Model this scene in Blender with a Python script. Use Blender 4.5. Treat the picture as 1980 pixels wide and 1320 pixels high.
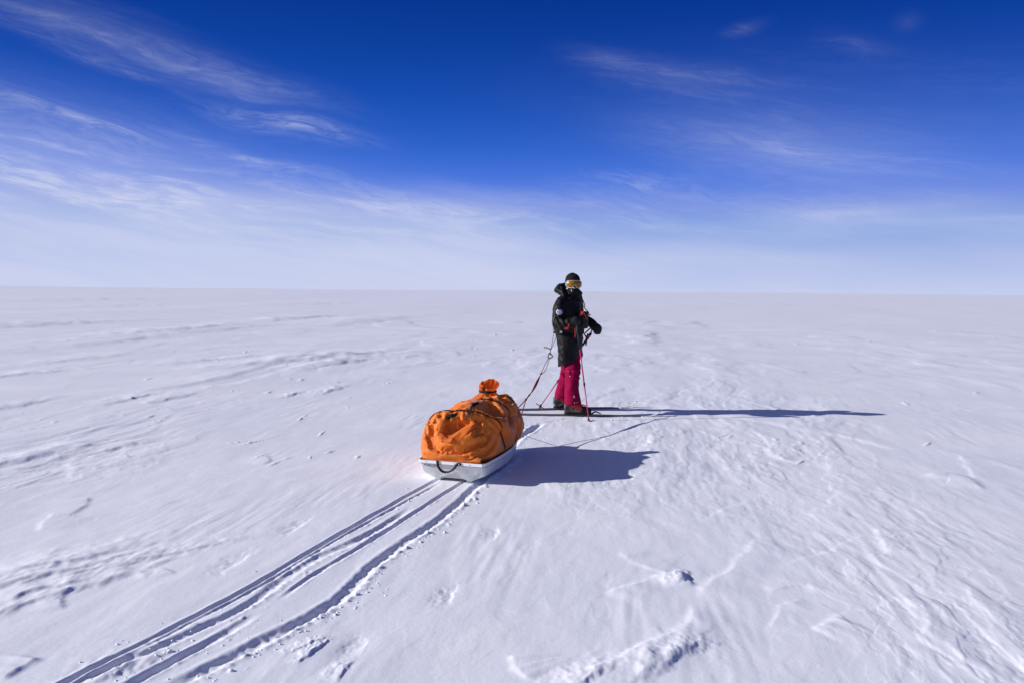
import bpy, bmesh, math, random
import numpy as np
from mathutils import Vector, Matrix, noise as mnoise

scene = bpy.context.scene
for o in list(bpy.data.objects):
    bpy.data.objects.remove(o)
COL = scene.collection
R = math.radians

# ------------------------------------------------------------------ camera
FPX = 1540.0            # focal length in pixels of the 1980 px wide photograph
CAM_H = 1.53
ROLL = math.atan(19 / 1980.0)
PITCH = math.atan((660 - 563.5) / FPX)
cam_data = bpy.data.cameras.new('camera')
cam_data.sensor_width = 36.0
cam_data.lens = 36.0 * FPX / 1980.0
cam_data.clip_start = 0.05
cam_data.clip_end = 60000
cam = bpy.data.objects.new('camera', cam_data)
COL.objects.link(cam)
cam.matrix_world = (Matrix.Translation((0, 0, CAM_H)) @ Matrix.Rotation(math.pi / 2 - PITCH, 4, 'X')
                    @ Matrix.Rotation(ROLL, 4, 'Z'))
scene.camera = cam

# ------------------------------------------------------------------ light
SUN_EL, SHADOW_AZ = R(23.5), R(2.4)     # shadows fall to +X, slightly away
sd = Vector((math.cos(SHADOW_AZ) * math.cos(SUN_EL), math.sin(SHADOW_AZ) * math.cos(SUN_EL), -math.sin(SUN_EL)))
sun_data = bpy.data.lights.new('sun', 'SUN')
sun_data.energy = 5.0
sun_data.angle = R(0.5)
sun_data.color = (1.0, 0.972, 0.93)
sun = bpy.data.objects.new('sun', sun_data)
COL.objects.link(sun)
sun.rotation_euler = sd.to_track_quat('-Z', 'Y').to_euler()
sun.location = (-20, 0, 12)

scene.view_settings.view_transform = 'Standard'
scene.view_settings.look = 'None'
scene.view_settings.gamma = 1
scene.view_settings.exposure = 0.09
scene.render.engine = 'CYCLES'

# ------------------------------------------------------------------ sky (world)
world = bpy.data.worlds.new('World')
scene.world = world
world.use_nodes = True
wn, wl = world.node_tree.nodes, world.node_tree.links
wn.clear()


class NB:
    """small helper to write node graphs as expressions"""
    def __init__(self, tree):
        self.n, self.l = tree.nodes, tree.links

    def put(self, sock, v):
        if isinstance(v, (int, float)):
            sock.default_value = v
        elif isinstance(v, tuple):
            sock.default_value = v if len(v) == len(sock.default_value) else tuple(v) + (1,)
        else:
            self.l.new(v, sock)

    def math(self, op, a, b=None, c=None, clamp=False):
        n = self.n.new('ShaderNodeMath')
        n.operation = op
        n.use_clamp = clamp
        self.put(n.inputs[0], a)
        if b is not None:
            self.put(n.inputs[1], b)
        if c is not None:
            self.put(n.inputs[2], c)
        return n.outputs[0]

    def vec(self, x, y, z=0.0):
        n = self.n.new('ShaderNodeCombineXYZ')
        for i, v in enumerate((x, y, z)):
            self.put(n.inputs[i], v)
        return n.outputs[0]

    def sep(self, v):
        n = self.n.new('ShaderNodeSeparateXYZ')
        self.l.new(v, n.inputs[0])
        return n.outputs

    def noise(self, v, scale, detail=4, rough=0.5, dist=0.0, lac=2.0, dims='3D'):
        n = self.n.new('ShaderNodeTexNoise')
        n.noise_dimensions = dims
        self.l.new(v, n.inputs['Vector'])
        n.inputs['Scale'].default_value = scale
        n.inputs['Detail'].default_value = detail
        n.inputs['Roughness'].default_value = rough
        n.inputs['Distortion'].default_value = dist
        n.inputs['Lacunarity'].default_value = lac
        return n.outputs['Fac']

    def ramp(self, v, a, b, lo=0.0, hi=1.0):
        n = self.n.new('ShaderNodeMapRange')
        n.interpolation_type = 'SMOOTHSTEP'
        self.put(n.inputs[0], v)
        for i, q in enumerate((a, b, lo, hi)):
            self.put(n.inputs[i + 1], q)
        return n.outputs[0]

    def mix(self, fac, a, b):
        n = self.n.new('ShaderNodeMix')
        n.data_type = 'RGBA'
        self.put(n.inputs[0], fac)
        self.put(n.inputs[6], a)
        self.put(n.inputs[7], b)
        return n.outputs[2]


W = NB(world.node_tree)
sky = wn.new('ShaderNodeTexSky')
sky.sky_type = 'NISHITA'
sky.sun_disc = False
sky.sun_elevation = SUN_EL
sky.sun_rotation = R(-90) - SHADOW_AZ
sky.altitude = 2800
sky.air_density = 1.0
sky.dust_density = 0.3
sky.ozone_density = 3.0
# clear cold air: deepen the blue away from the horizon (per-channel response)
tc = wn.new('ShaderNodeTexCoord')
dot = wn.new('ShaderNodeVectorMath')
dot.operation = 'DOT_PRODUCT'
wl.new(tc.outputs['Generated'], dot.inputs[0])
dot.inputs[1].default_value = -sd
# the camera's lens evens out the brightening towards and away from the sun
even = W.math('DIVIDE', 1.0, W.math('MULTIPLY_ADD', W.math('MULTIPLY', dot.outputs['Value'], dot.outputs['Value']), 0.95, 1.0))
flat_sky = wn.new('ShaderNodeVectorMath')
flat_sky.operation = 'SCALE'
wl.new(sky.outputs[0], flat_sky.inputs[0])
wl.new(even, flat_sky.inputs['Scale'])
s3 = wn.new('ShaderNodeSeparateColor')
wl.new(flat_sky.outputs[0], s3.inputs[0])
# response of each channel: out = ref_out * (in / ref_in) ^ p, softly held below the horizon brightness
SKY_RESP = ((0.0105, 1.2, 4.7, 0.17), (0.076, 2.19, 2.35, 0.31), (0.43, 3.97, 1.9, 0.70))
c3 = wn.new('ShaderNodeCombineColor')
for i, (ro, ri, pw, top) in enumerate(SKY_RESP):
    v = W.math('POWER', W.math('DIVIDE', s3.outputs[i], ri), pw)
    wl.new(W.math('SMOOTH_MIN', W.math('MULTIPLY', v, ro), top, 0.12), c3.inputs[i])
base = c3.outputs[0]
# thin cirrus, laid out over the dome by compass angle and height (degrees)
dx, dy, dz = W.sep(tc.outputs['Generated'])
DEG = 180 / math.pi
az = W.math('MULTIPLY', W.math('ARCTAN2', dx, dy), DEG)
el = W.math('MULTIPLY', W.math('ARCSINE', dz), DEG)
warp = W.noise(W.vec(W.math('MULTIPLY', az, 0.06), W.math('MULTIPLY', el, 0.16)), 1.0, 2, 0.55, dims='2D')
elw = W.math('MULTIPLY_ADD', warp, 2.2, W.math('SUBTRACT', el, 1.1))
# streaks run slightly downhill to the right
sx = W.math('MULTIPLY_ADD', az, 0.06, W.math('MULTIPLY', elw, -0.02))
sy = W.math('MULTIPLY_ADD', elw, 0.62, W.math('MULTIPLY', az, 0.09))
sv = W.vec(sx, sy)
streak = W.noise(sv, 1.0, 5, 0.60, 0.5, dims='2D')
fine = W.noise(W.vec(W.math('MULTIPLY', sx, 1.9), sy), 3.9, 5, 0.72, 0.5, dims='2D')
soft = W.noise(W.vec(W.math('MULTIPLY', az, 0.03), W.math('MULTIPLY', elw, 0.17)), 1.0, 2, 0.5, dims='2D')
feather = W.math('MULTIPLY', W.ramp(streak, 0.33, 0.68), W.ramp(fine, 0.30, 0.68, 0.15, 1.25))
FEATHER = [W.math('MULTIPLY_ADD', feather, w * 1.35, 1 - w * .85) for w in (.35, .65, 1.0)]
dome = W.vec(az, el)
domew = W.vec(az, elw)


def sky_angles(px, py):
    x, y = px - 990, -(py - 660)
    c, s = math.cos(ROLL), math.sin(ROLL)
    X, Y = c * x - s * y, s * x + c * y
    d = Vector((X, FPX, Y))
    d = Matrix.Rotation(-PITCH, 3, 'X') @ d
    d.normalize()
    return math.degrees(math.atan2(d.x, d.y)), math.degrees(math.asin(d.z))


cover = 0.0
# each wisp: where it hangs, half length, half width (px of the photo), slope, density, feather 0 soft..1 wispy
WISPS = [(210, 82, 300, 32, 13, .19, .75), (250, 139, 130, 9, 12, .24, 1.), (460, 168, 120, 18, 13, .19, .75),
         (250, 250, 260, 11, 13, .34, 1.), (400, 277, 70, 10, 16, .26, 1.), (565, 243, 120, 20, 10, .24, 1.),
         (40, 300, 460, 90, 8, .34, .35), (330, 330, 360, 40, 9, .20, .5), (200, 372, 640, 34, 5, .34, .5),
         (1330, 152, 150, 26, 11, .13, .5), (1190, 120, 80, 18, 14, .08, .5), (1540, 300, 240, 52, 13, .24, .4),
         (1700, 260, 440, 110, 8, .09, .3), (1870, 377, 120, 12, 3, .30, 1.), (1670, 411, 150, 13, -1, .26, .4),
         (1880, 424, 120, 7, 1, .20, .6), (1443, 63, 34, 11, -14, .09, .75), (1650, 82, 60, 18, 22, .04, .6),
         (1755, 44, 20, 14, 0, .05, .4), (900, 400, 640, 26, 2, .30, .5), (1220, 366, 110, 16, 3, .16, .8),
         (1250, 440, 520, 22, 2, .22, .5), (500, 440, 700, 40, 4, .28, .5)]
for (px, py, hl, hw, slope, dens, wisp) in WISPS:
    a0, e0 = sky_angles(px, py)
    k = 57.3 / 1540 * 2.0
    mp = wn.new('ShaderNodeMapping')
    mp.vector_type = 'TEXTURE'
    mp.inputs['Location'].default_value = (a0, e0, 0)
    mp.inputs['Rotation'].default_value = (0, 0, -R(slope - 1.5))
    mp.inputs['Scale'].default_value = (hl * k, hw * k, 1)
    wl.new(domew if wisp > .6 else dome, mp.inputs[0])
    gr = wn.new('ShaderNodeTexGradient')
    gr.gradient_type = 'QUADRATIC_SPHERE'
    wl.new(mp.outputs[0], gr.inputs[0])
    m = W.math('MULTIPLY', gr.outputs['Fac'], FEATHER[0 if wisp < .45 else 1 if wisp < .8 else 2])
    cover = W.math('MULTIPLY_ADD', m, dens * 1.15, cover)
# veil of cirrostratus that thickens to the horizon all the way round
veil_h = W.math('MULTIPLY_ADD', soft, -8.0, W.math('MULTIPLY_ADD', dx, 2.0, W.math('ADD', el, 4.2)))
veil = W.ramp(veil_h, 8.0, -0.5, 0.0, 0.88)
veil = W.math('MULTIPLY', veil, W.ramp(streak, 0.2, 0.75, 0.82, 1.06))
# cirrus added out of view, sunward and behind, so more skylight fills the shadows
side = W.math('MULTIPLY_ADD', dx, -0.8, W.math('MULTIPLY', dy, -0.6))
fill_cirrus = W.math('MULTIPLY', W.ramp(side, 0.0, 0.55, 0.0, 0.42), FEATHER[0])
cover = W.math('ADD', cover, fill_cirrus)
low = W.ramp(el, 5.0, 0.0, 0.0, 0.5)
veil = W.math('SUBTRACT', 1.0, W.math('MULTIPLY', W.math('SUBTRACT', 1.0, veil, clamp=True), W.math('SUBTRACT', 1.0, low)))
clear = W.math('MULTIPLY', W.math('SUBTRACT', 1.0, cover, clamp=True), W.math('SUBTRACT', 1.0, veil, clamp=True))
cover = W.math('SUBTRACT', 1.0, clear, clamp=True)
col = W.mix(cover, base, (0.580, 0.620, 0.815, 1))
bg = wn.new('ShaderNodeBackground')
boost = wn.new('ShaderNodeVectorMath')
boost.operation = 'SCALE'
wl.new(col, boost.inputs[0])
boost.inputs['Scale'].default_value = 10.0
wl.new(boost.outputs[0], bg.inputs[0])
bg.inputs[1].default_value = 0.1
out = wn.new('ShaderNodeOutputWorld')
wl.new(bg.outputs[0], out.inputs[0])


# ------------------------------------------------------------------ helpers
def ray(px, py):
    x, y = px - 990, -(py - 660)
    c, s = math.cos(ROLL), math.sin(ROLL)
    return Matrix.Rotation(-PITCH, 3, 'X') @ Vector((c * x - s * y, FPX, s * x + c * y))


def gp(px, py, z=0.0):
    """photo pixel -> point on the level z"""
    d = ray(px, py)
    t = (z - CAM_H) / d.z
    return Vector((d.x * t, d.y * t, z))


def at(px, py, Y):
    """photo pixel -> point at distance Y from the camera"""
    d = ray(px, py)
    t = Y / d.y
    return Vector((d.x * t, Y, CAM_H + d.z * t))


def material(name, color, rough=0.6, spec=0.3, metal=0.0, **kw):
    m = bpy.data.materials.new(name)
    m.use_nodes = True
    b = m.node_tree.nodes['Principled BSDF']
    b.inputs['Base Color'].default_value = tuple(color) + (1,)
    b.inputs['Roughness'].default_value = rough
    b.inputs['Specular IOR Level'].default_value = spec
    b.inputs['Metallic'].default_value = metal
    for k, v in kw.items():
        b.inputs[k.replace('_', ' ')].default_value = v
    return m


def tag(o, label=None, category=None, group=None, kind=None):
    for k, v in (('label', label), ('category', category), ('group', group), ('kind', kind)):
        if v:
            o[k] = v
    return o


def mesh_obj(name, verts, faces, mat=None, parent=None, smooth=True):
    me = bpy.data.meshes.new(name)
    me.from_pydata([tuple(v) for v in verts], [], faces)
    me.update()
    if smooth:
        me.polygons.foreach_set('use_smooth', [True] * len(me.polygons))
    o = bpy.data.objects.new(name, me)
    COL.objects.link(o)
    if mat:
        me.materials.append(mat)
    if parent:
        o.parent = parent
        o.matrix_parent_inverse = parent.matrix_world.inverted()
    return o


# ------------------------------------------------------------------ numpy noise
_rng = np.random.default_rng(7)
_PERM = np.concatenate([_rng.permutation(1024)] * 2).astype(np.int32)
_GX = np.cos(np.arange(1024) * (2 * math.pi * .618034)).astype(np.float32)
_GY = np.sin(np.arange(1024) * (2 * math.pi * .618034)).astype(np.float32)


def gnoise(x, y, seed=0):
    ix, iy = np.floor(x), np.floor(y)
    fx, fy = (x - ix).astype(np.float32), (y - iy).astype(np.float32)
    ix = (ix.astype(np.int64) & 1023).astype(np.int32)
    iy = (iy.astype(np.int64) & 1023).astype(np.int32)
    u = fx * fx * fx * (fx * (fx * 6 - 15) + 10)
    v = fy * fy * fy * (fy * (fy * 6 - 15) + 10)
    sd_ = (seed * 389) & 1023
    p0, p1 = _PERM[ix + sd_ & 1023], _PERM[(ix + 1 + sd_) & 1023]

    def g(p, j):
        k = _PERM[p + ((iy + j) & 1023)]
        return _GX[k] * (fx - (p is p1)) + _GY[k] * (fy - j)
    a = g(p0, 0)
    n0 = a + (g(p1, 0) - a) * u
    a = g(p0, 1)
    n1 = a + (g(p1, 1) - a) * u
    return (n0 + (n1 - n0) * v) * 1.5


def fbm(x, y, oct=4, seed=0, gain=0.5, lac=2.03, size=None, r=None):
    """octaves finer than the mesh can carry at distance r fade out"""
    s, a = 0.0, 1.0
    for i in range(oct):
        if size is None:
            s = s + a * gnoise(x, y, seed + i * 17)
        else:
            rm = math.sqrt(520 * size / lac ** i)
            f = 1 - sstep(.65 * rm, 1.25 * rm, r)
            k = f > 0
            n = np.zeros(x.shape)
            n[k] = gnoise(x[k], y[k], seed + i * 17) * f[k]
            s = s + a * n
        x, y, a = x * lac + 3.7, y * lac - 1.9, a * gain
    return s


def sstep(a, b, x):
    t = np.clip((x - a) / (b - a), 0, 1)
    return t * t * (3 - 2 * t)


# ------------------------------------------------------------------ snow surface
WIND = R(8)             # the wind-cut ridges run this far right of straight away
SLED_AZ = R(17.5)
SLED_REAR = Vector((-0.455, 6.33, 0))
SLED_DIR = Vector((math.sin(SLED_AZ), math.cos(SLED_AZ), 0))


def path_coords(x, y, pts):
    """distance across (right positive) and along a polyline; nan-free, far = big"""
    best = np.full(x.shape, 1e9)
    side = np.zeros(x.shape)
    along = np.zeros(x.shape)
    L = 0.0
    for (ax, ay), (bx, by) in zip(pts[:-1], pts[1:]):
        ex, ey = bx - ax, by - ay
        l = math.hypot(ex, ey)
        t = ((x - ax) * ex + (y - ay) * ey) / (l * l)
        tc_ = np.clip(t, 0, 1)
        qx, qy = x - ax - tc_ * ex, y - ay - tc_ * ey
        d = np.hypot(qx, qy)
        s = (qx * ey - qy * ex) / l
        m = d < best
        best = np.where(m, d, best)
        side = np.where(m, np.where(s >= 0, d, -d), side)
        along = np.where(m, L + tc_ * l, along)
        L += l
    return best, side, along, L


def smooth_path(px_pts, n=6):
    p = [gp(*q) for q in px_pts]
    out = []
    for i in range(len(p) - 1):
        p0, p1, p2, p3 = p[max(i - 1, 0)], p[i], p[i + 1], p[min(i + 2, len(p) - 1)]
        for k in range(n):
            t = k / n
            q = 0.5 * ((2 * p1) + (p2 - p0) * t + (2 * p0 - 5 * p1 + 4 * p2 - p3) * t * t
                       + (3 * p1 - p0 - 3 * p2 + p3) * t ** 3)
            out.append((q.x, q.y))
    out.append((p[-1].x, p[-1].y))
    return out


# grooves left by the pulk and the skis: pixels along each, depth, half width, berm left, berm right, crumbs
TRACKS = [
    ([(935, 884), (845, 927), (745, 982), (640, 1042), (500, 1125), (350, 1205), (235, 1265), (135, 1315), (20, 1375)],
     .022, .014, .003, .002, .1),
    ([(858, 930), (756, 985), (652, 1043), (514, 1126), (366, 1206), (250, 1268), (150, 1320), (40, 1378)],
     .012, .012, .002, .004, .2),
    ([(800, 979), (725, 1025), (660, 1058), (600, 1085), (475, 1170), (380, 1217), (290, 1258), (215, 1290), (120, 1345)],
     .020, .024, .003, .006, .5),
    ([(985, 884), (895, 932), (800, 992), (700, 1055), (600, 1115), (530, 1167)], .018, .014, .003, .005, .2),
    ([(505, 1181), (425, 1230), (350, 1270), (255, 1320), (190, 1357)], .026, .020, .004, .008, .4),
    ([(1000, 874), (930, 932), (860, 995), (795, 1040), (725, 1090), (680, 1135), (645, 1165), (580, 1202),
      (475, 1257), (350, 1317), (280, 1355)], .030, .029, .003, .013, .9),
    ([(985, 868), (1003, 848), (1026, 833), (1050, 817)], .026, .034, .006, .018, 1.2),
    ([(1050, 819), (1090, 812), (1130, 808)], .008, .026, .002, .004, .3),
]
# wind-cut blocks: pixel, length along wind, width, height, turn
BLOCKS = [
    (1314, 1116, .08, .06, .06, 20), (1300, 1262, .26, .09, .026, 30), (1338, 1255, .14, .06, .022, 50),
    (1270, 1280, .22, .10, .028, 38), (1136, 1308, .18, .09, .034, 30), 
    (120, 1085, .5, .16, .03, 30), (130, 1140, .5, .12, .035, 25), (40, 1120, .5, .14, .04, 30), (270, 1080, .6, .10, .025, 40),
    (232, 1292, .16, .10, .05, 40), (20, 895, .5, .2, .05, 10), (150, 880, .7, .2, .04, 15),
    (610, 692, 2.2, .9, .16, 20), (650, 702, 1.2, .4, .11, 10), (700, 690, 1.6, .7, .09, 20), (560, 700, 2.0, .5, .07, 30), (770, 688, 1.5, .5, .07, 15),
    (640, 755, .5, .16, .06, 0), (565, 764, .3, .10, .05, 0), (250, 774, .5, .2, .06, 0), (335, 771, .5, .18, .05, 0), (20, 789, .7, .25, .06, 0),
    (30, 725, 1.2, .4, .08, 10), (415, 695, 1.4, .4, .07, 20), (130, 695, 1.5, .5, .07, 0), (75, 630, 5, 1.2, .22, 0), (350, 637, 4, 1.0, .20, 0),
    (20, 630, 4, 1., .2, 0), (410, 637, 4, 1.2, .15, 0), (232, 657, 3, 1.0, .12, 0), (585, 615, 6, 1.4, .25, 0), (710, 620, 6, 1.6, .2, 0),
    (255, 590, 10, 3., .3, 0), (570, 588, 12, 3., .3, 0), (630, 589, 10, 3., .3, 0), (185, 579, 14, 4., .4, 0), (1240, 649, 3, .9, .14, 0), (1325, 626, 4, 1.4, .16, 0), (1240, 624, 4, 1.4, .14, 0),
    (1190, 755, .5, .2, .03, 20), (1280, 770, .5, .2, .03, 20), 
    (955, 1032, .10, .05, -.02, 0), (868, 1151, .12, .05, -.02, 0), (690, 1249, .10, .05, -.018, 0), (575, 1016, .16, .05, -.018, 0), (455, 1085, .2, .06, -.018, 0), (660, 1298, .08, .04, .02, 0),
    (605, 1258, .10, .03, .03, 10), (590, 1248, .08, .03, .025, 30), (1830, 790, .9, .3, -.03, 60),
]

# cut edges and drift crests drawn along the photo: pixels, height, gentle side, steep side (m); + steep on the right
LEDGES = [
    ([(1040, 1330), (1100, 1316), (1170, 1288), (1240, 1256), (1330, 1212), (1345, 1180), (1338, 1160)], -.016, .16, .030),
    ([(1165, 1152), (1240, 1126), (1300, 1106)], -.012, .14, .028), ([(1300, 1104), (1320, 1120), (1340, 1136)], .016, .10, .02),
    ([(1345, 1165), (1372, 1138), (1400, 1110), (1440, 1074), (1475, 1038)], -.012, .18, .030),
    ([(1480, 1144), (1520, 1132), (1562, 1130), (1574, 1148)], -.006, .10, .02), ([(1478, 1220), (1500, 1200), (1516, 1172), (1560, 1160)], -.006, .12, .02),
    ([(1570, 1228), (1640, 1192), (1700, 1176), (1750, 1160), (1760, 1140)], -.008, .20, .03),
    ([(1752, 1142), (1775, 1170), (1802, 1200), (1792, 1232), (1840, 1272), (1900, 1312), (1940, 1345)], -.010, .30, .030),
    ([(1780, 922), (1830, 914), (1880, 930), (1900, 948)], .016, .22, .035), ([(1855, 875), (1878, 905), (1900, 935)], -.010, .25, .03),
    ([(1500, 1098), (1540, 1086), (1600, 1070), (1680, 1030)], -.006, .12, .02), ([(1690, 1018), (1712, 1050), (1720, 1075)], -.012, .2, .025),
    ([(1360, 1010), (1410, 985), (1460, 965)], -.006, .2, .03),
    ([(985, 1262), (1000, 1288), (1040, 1312)], -.010, .2, .025), ([(1570, 1220), (1600, 1210), (1632, 1196)], -.010, .12, .022),
    ([(1190, 1065), (1250, 1095), (1310, 1108)], -.007, .2, .025),
    ([(0, 1168), (70, 1142), (120, 1130), (165, 1126)], .022, .14, .03), ([(0, 1118), (60, 1100), (150, 1086), (250, 1080), (325, 1076)], .014, .16, .025),
    ([(20, 1142), (90, 1116), (170, 1106), (240, 1104)], .010, .10, .02), ([(125, 1135), (118, 1160), (106, 1182)], .012, .10, .02),
    ([(250, 1110), (310, 1100), (335, 1112)], .008, .12, .02), ([(0, 1318), (40, 1290), (78, 1268)], .018, .14, .028),
    ([(200, 772), (400, 738), (520, 706), (590, 690)], .030, .7, .12), ([(330, 768), (470, 742), (560, 716), (620, 700)], -.020, .6, .10), ([(560, 700), (610, 690), (680, 692)], .05, .6, .10),
    ([(100, 860), (200, 830), (300, 812), (420, 792)], .012, .5, .06), ([(0, 905), (60, 890), (130, 872), (210, 858)], .018, .4, .06),
    ([(120, 1000), (150, 985), (165, 960)], .012, .2, .03), ([(80, 1030), (95, 1000), (120, 990)], -.010, .2, .03), ([(500, 900), (520, 890), (512, 880)], .012, .15, .03),
    ([(1180, 770), (1400, 805), (1600, 840), (1790, 880)], -.010, .6, .06), ([(1600, 835), (1700, 860), (1760, 872)], -.008, .3, .04),
    ([(1560, 740), (1640, 733), (1720, 722)], .014, .8, .12), ([(1040, 700), (1150, 705), (1300, 712)], .010, .6, .1),
]


def snow_height(x, y):
    r = np.hypot(x, y)
    cw, sw = math.cos(WIND), math.sin(WIND)
    a = x * sw + y * cw          # along the wind
    c = x * cw - y * sw          # across
    h = np.zeros_like(x)
    # long swells, and a far rise that makes the faint double line on the horizon
    h += 0.045 * gnoise(c / 7.0, a / 16.0, 1) * sstep(2, 14, r)
    h += 0.16 * gnoise(c / 40.0, a / 60.0, 2) * sstep(25, 90, r)
    h += 1.5 * gnoise(c / 420.0, a / 260.0, 3) * sstep(250, 900, r)
    h += 9.0 * gnoise(c / 2600.0 + 5.3, a / 1500.0, 4) * sstep(1200, 3500, r) - 2.0 * sstep(300, 2500, r)
    azi = np.degrees(np.arctan2(x, y))
    h += 13.0 * np.exp(-((r - 9500) / 1900) ** 2) * sstep(1, 16, azi) * (1 - sstep(60, 90, azi)) + 7.0 * np.exp(-((r - 8500) / 1500) ** 2) * sstep(-75, -45, azi) * (1 - sstep(-30, -4, azi))
    # ground is smoother where the pulk and the skier stand
    dxs, dys = x - (SLED_REAR.x + .23), y - (SLED_REAR.y + .72)
    calm = 1 - 0.85 * np.exp(-(dxs ** 2 / .42 ** 2 + dys ** 2 / 1.0 ** 2))
    calm *= 1 - 0.85 * np.exp(-(((x - .95) / 1.15) ** 2 + ((y - 10.08) / .55) ** 2))
    m = r < 160
    xm, ym, cm, am, rm = x[m], y[m], c[m], a[m], r[m]
    wx = fbm(cm / 1.9, am / 3.2, 3, 21)
    wy = fbm(cm / 1.9, am / 3.2, 3, 41)
    rough = sstep(-.32, .42, fbm(cm / 3.4 + 1.3, am / 7.5, 2, 61))       # rough and smooth patches
    farfade = 1 - sstep(45, 150, rm)
    hm = np.zeros_like(xm)
    # drifted tongues
    n1 = fbm((cm + .30 * wx) / .75, (am + .8 * wy) / 2.8, 4, 81, size=1.6, r=rm)
    hm += (.0050 + .0045 * rough) * n1 * 1.1 * (.45 + .7 * rough)
    # plates with cut edges, at several levels
    for k, (sc, sa, t, w, amp) in enumerate(((1.05, 2.8, .05, .11, .0040), (.58, 1.8, .16, .12, .0030), (.36, 1.1, -.08, .14, .0020), (2.2, 5.0, .1, .06, .0032))):
        nn = fbm((cm + .16 * wx) / sc, (am + .5 * wy) / sa, 5, 101 + 13 * k, .52, size=sa * .6, r=rm)
        edge = sstep(t - w, t + w, nn)
        hm += amp * edge * (.25 + .95 * rough)
        # a little lip above each edge
        hm += amp * .22 * np.exp(-((nn - t - w) / (w * .9)) ** 2) * rough
    # fine wind combing
    near = rm < 34
    cn, an, rn, ron = cm[near], am[near], rm[near], rough[near]
    nf = gnoise((cn + .10 * wx[near]) / .085, an / .62, 201) + .6 * gnoise(cn / .045, an / .30, 211)
    patch = sstep(-.1, .5, fbm(cn / 1.1, an / 2.2, 2, 221))
    fine = .0012 * nf * (.15 + 1.7 * patch)
    # small broken bits and pits
    nb = gnoise(cn / .11, an / .15, 231)
    pb = sstep(.0, .45, fbm(cn / .9 + 7, an / 1.5, 2, 241))
    fine += .006 * sstep(.34, .62, nb) * pb * ron
    fine -= .0010 * sstep(.34, .60, gnoise(cn / .16, an / .22, 251)) * pb
    fine *= (1 - sstep(9, 17, rn))
    # crust that stays gently uneven everywhere
    fine += .0022 * fbm(cn / .33, an / .55, 3, 261, size=.4, r=rn) * (1 - .8 * sstep(6, 20, rn))
    # crisp little crust edges, close by
    cl = rn < 11
    cc, ac, rc = cn[cl], an[cl], rn[cl]
    wq = .10 * wx[near][cl]
    crisp = np.zeros_like(cc)
    for k, (sc, sa, t, w, amp) in enumerate(((.95, 2.1, .14, .022, .0030), (.52, 1.3, .02, .026, .0020), (.26, .6, .2, .05, .0016))):
        nn = fbm((cc + wq) / sc, (ac + wq * 2) / sa, 5, 601 + 19 * k, .55)
        crisp += amp * sstep(t - w, t + w, nn)
    fine[cl] += crisp * (.12 + .9 * ron[cl]) * (1 - sstep(6, 11, rc))
    hm[near] += fine
    hm *= farfade
    # farther out only the larger wind ridges can be made out
    hm += .030 * sstep(.30, .48, fbm(cm / 3.0, am / 6.0, 3, 301, size=4.5, r=rm)) * sstep(18, 45, rm) * (1 - .6 * sstep(90, 160, rm))
    hm += .008 * sstep(.20, .36, fbm(cm / 1.5, am / 3.2, 3, 311, size=2.2, r=rm)) * sstep(9, 22, rm) * (1 - sstep(60, 130, rm))
    h[m] += hm
    f = (r >= 110) & (r < 1500)
    xf, cf, af, rf = x[f], c[f], a[f], r[f]
    h[f] += .07 * sstep(.25, .5, fbm(cf / 14.0, af / 60.0, 3, 321, size=60., r=rf)) * sstep(110, 170, rf)
    h *= calm
    # blocks, and many small chips of crust scattered between them
    rg = random.Random(11)
    chips = []
    for _ in range(140):
        py_ = 583 + 320 * rg.random() ** 1.6
        px_ = rg.uniform(-40, 1000) if rg.random() < .72 else rg.uniform(1000, 2020)
        k_ = ((py_ - 560) / 200) ** -.75
        if 780 < px_ < 1320 and 720 < py_ < 960:
            continue
        chips.append((px_, py_, rg.uniform(.05, .16) * k_, rg.uniform(.015, .032) * k_, rg.uniform(.018, .042) * k_, rg.uniform(-20, 40)))
    for (px, py, la, wd, ht, turn) in BLOCKS + chips:
        p = gp(px, py)
        R_ = 3.2 * max(la, wd)
        q = (np.abs(x - p.x) < R_) & (np.abs(y - p.y) < R_)
        if not q.any():
            continue
        an_ = WIND + R(turn)
        X, Y = x[q] - p.x, y[q] - p.y
        A = (X * math.sin(an_) + Y * math.cos(an_)) / la
        C = (X * math.cos(an_) - Y * math.sin(an_)) / wd
        jag = fbm(X / (wd * 1.1) + px, Y / (wd * 1.6), 3, int(px))
        C = C + .35 * jag
        A = A + .35 * fbm(X / wd + 3, Y / wd + py, 2, int(py))
        left = sstep(-2.2, .15, C)
        right = 1 - sstep(.15, .75, C)
        body = left * right * np.exp(-np.abs(A) ** 2.4)
        h[q] += ht * .34 * body * (1 + .35 * jag)
    # snow pushed aside along the pulk
    sx_, sy_ = x - SLED_REAR.x, y - SLED_REAR.y
    k = (np.abs(sx_) < 2) & (np.abs(sy_) < 2.2)
    al_ = sx_[k] * SLED_DIR.x + sy_[k] * SLED_DIR.y
    la_ = np.abs(sx_[k] * SLED_DIR.y - sy_[k] * SLED_DIR.x)
    lum = 1 + .7 * gnoise(sx_[k] / .09, sy_[k] / .09, 701) + .4 * gnoise(sx_[k] / .03, sy_[k] / .03, 702)
    wid = .255 - .09 * sstep(.75, 1.35, al_)
    h[k] += .017 * np.exp(-((la_ - wid) / .035) ** 2) * sstep(.0, .15, al_) * (1 - sstep(1.15, 1.4, al_)) * lum
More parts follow.
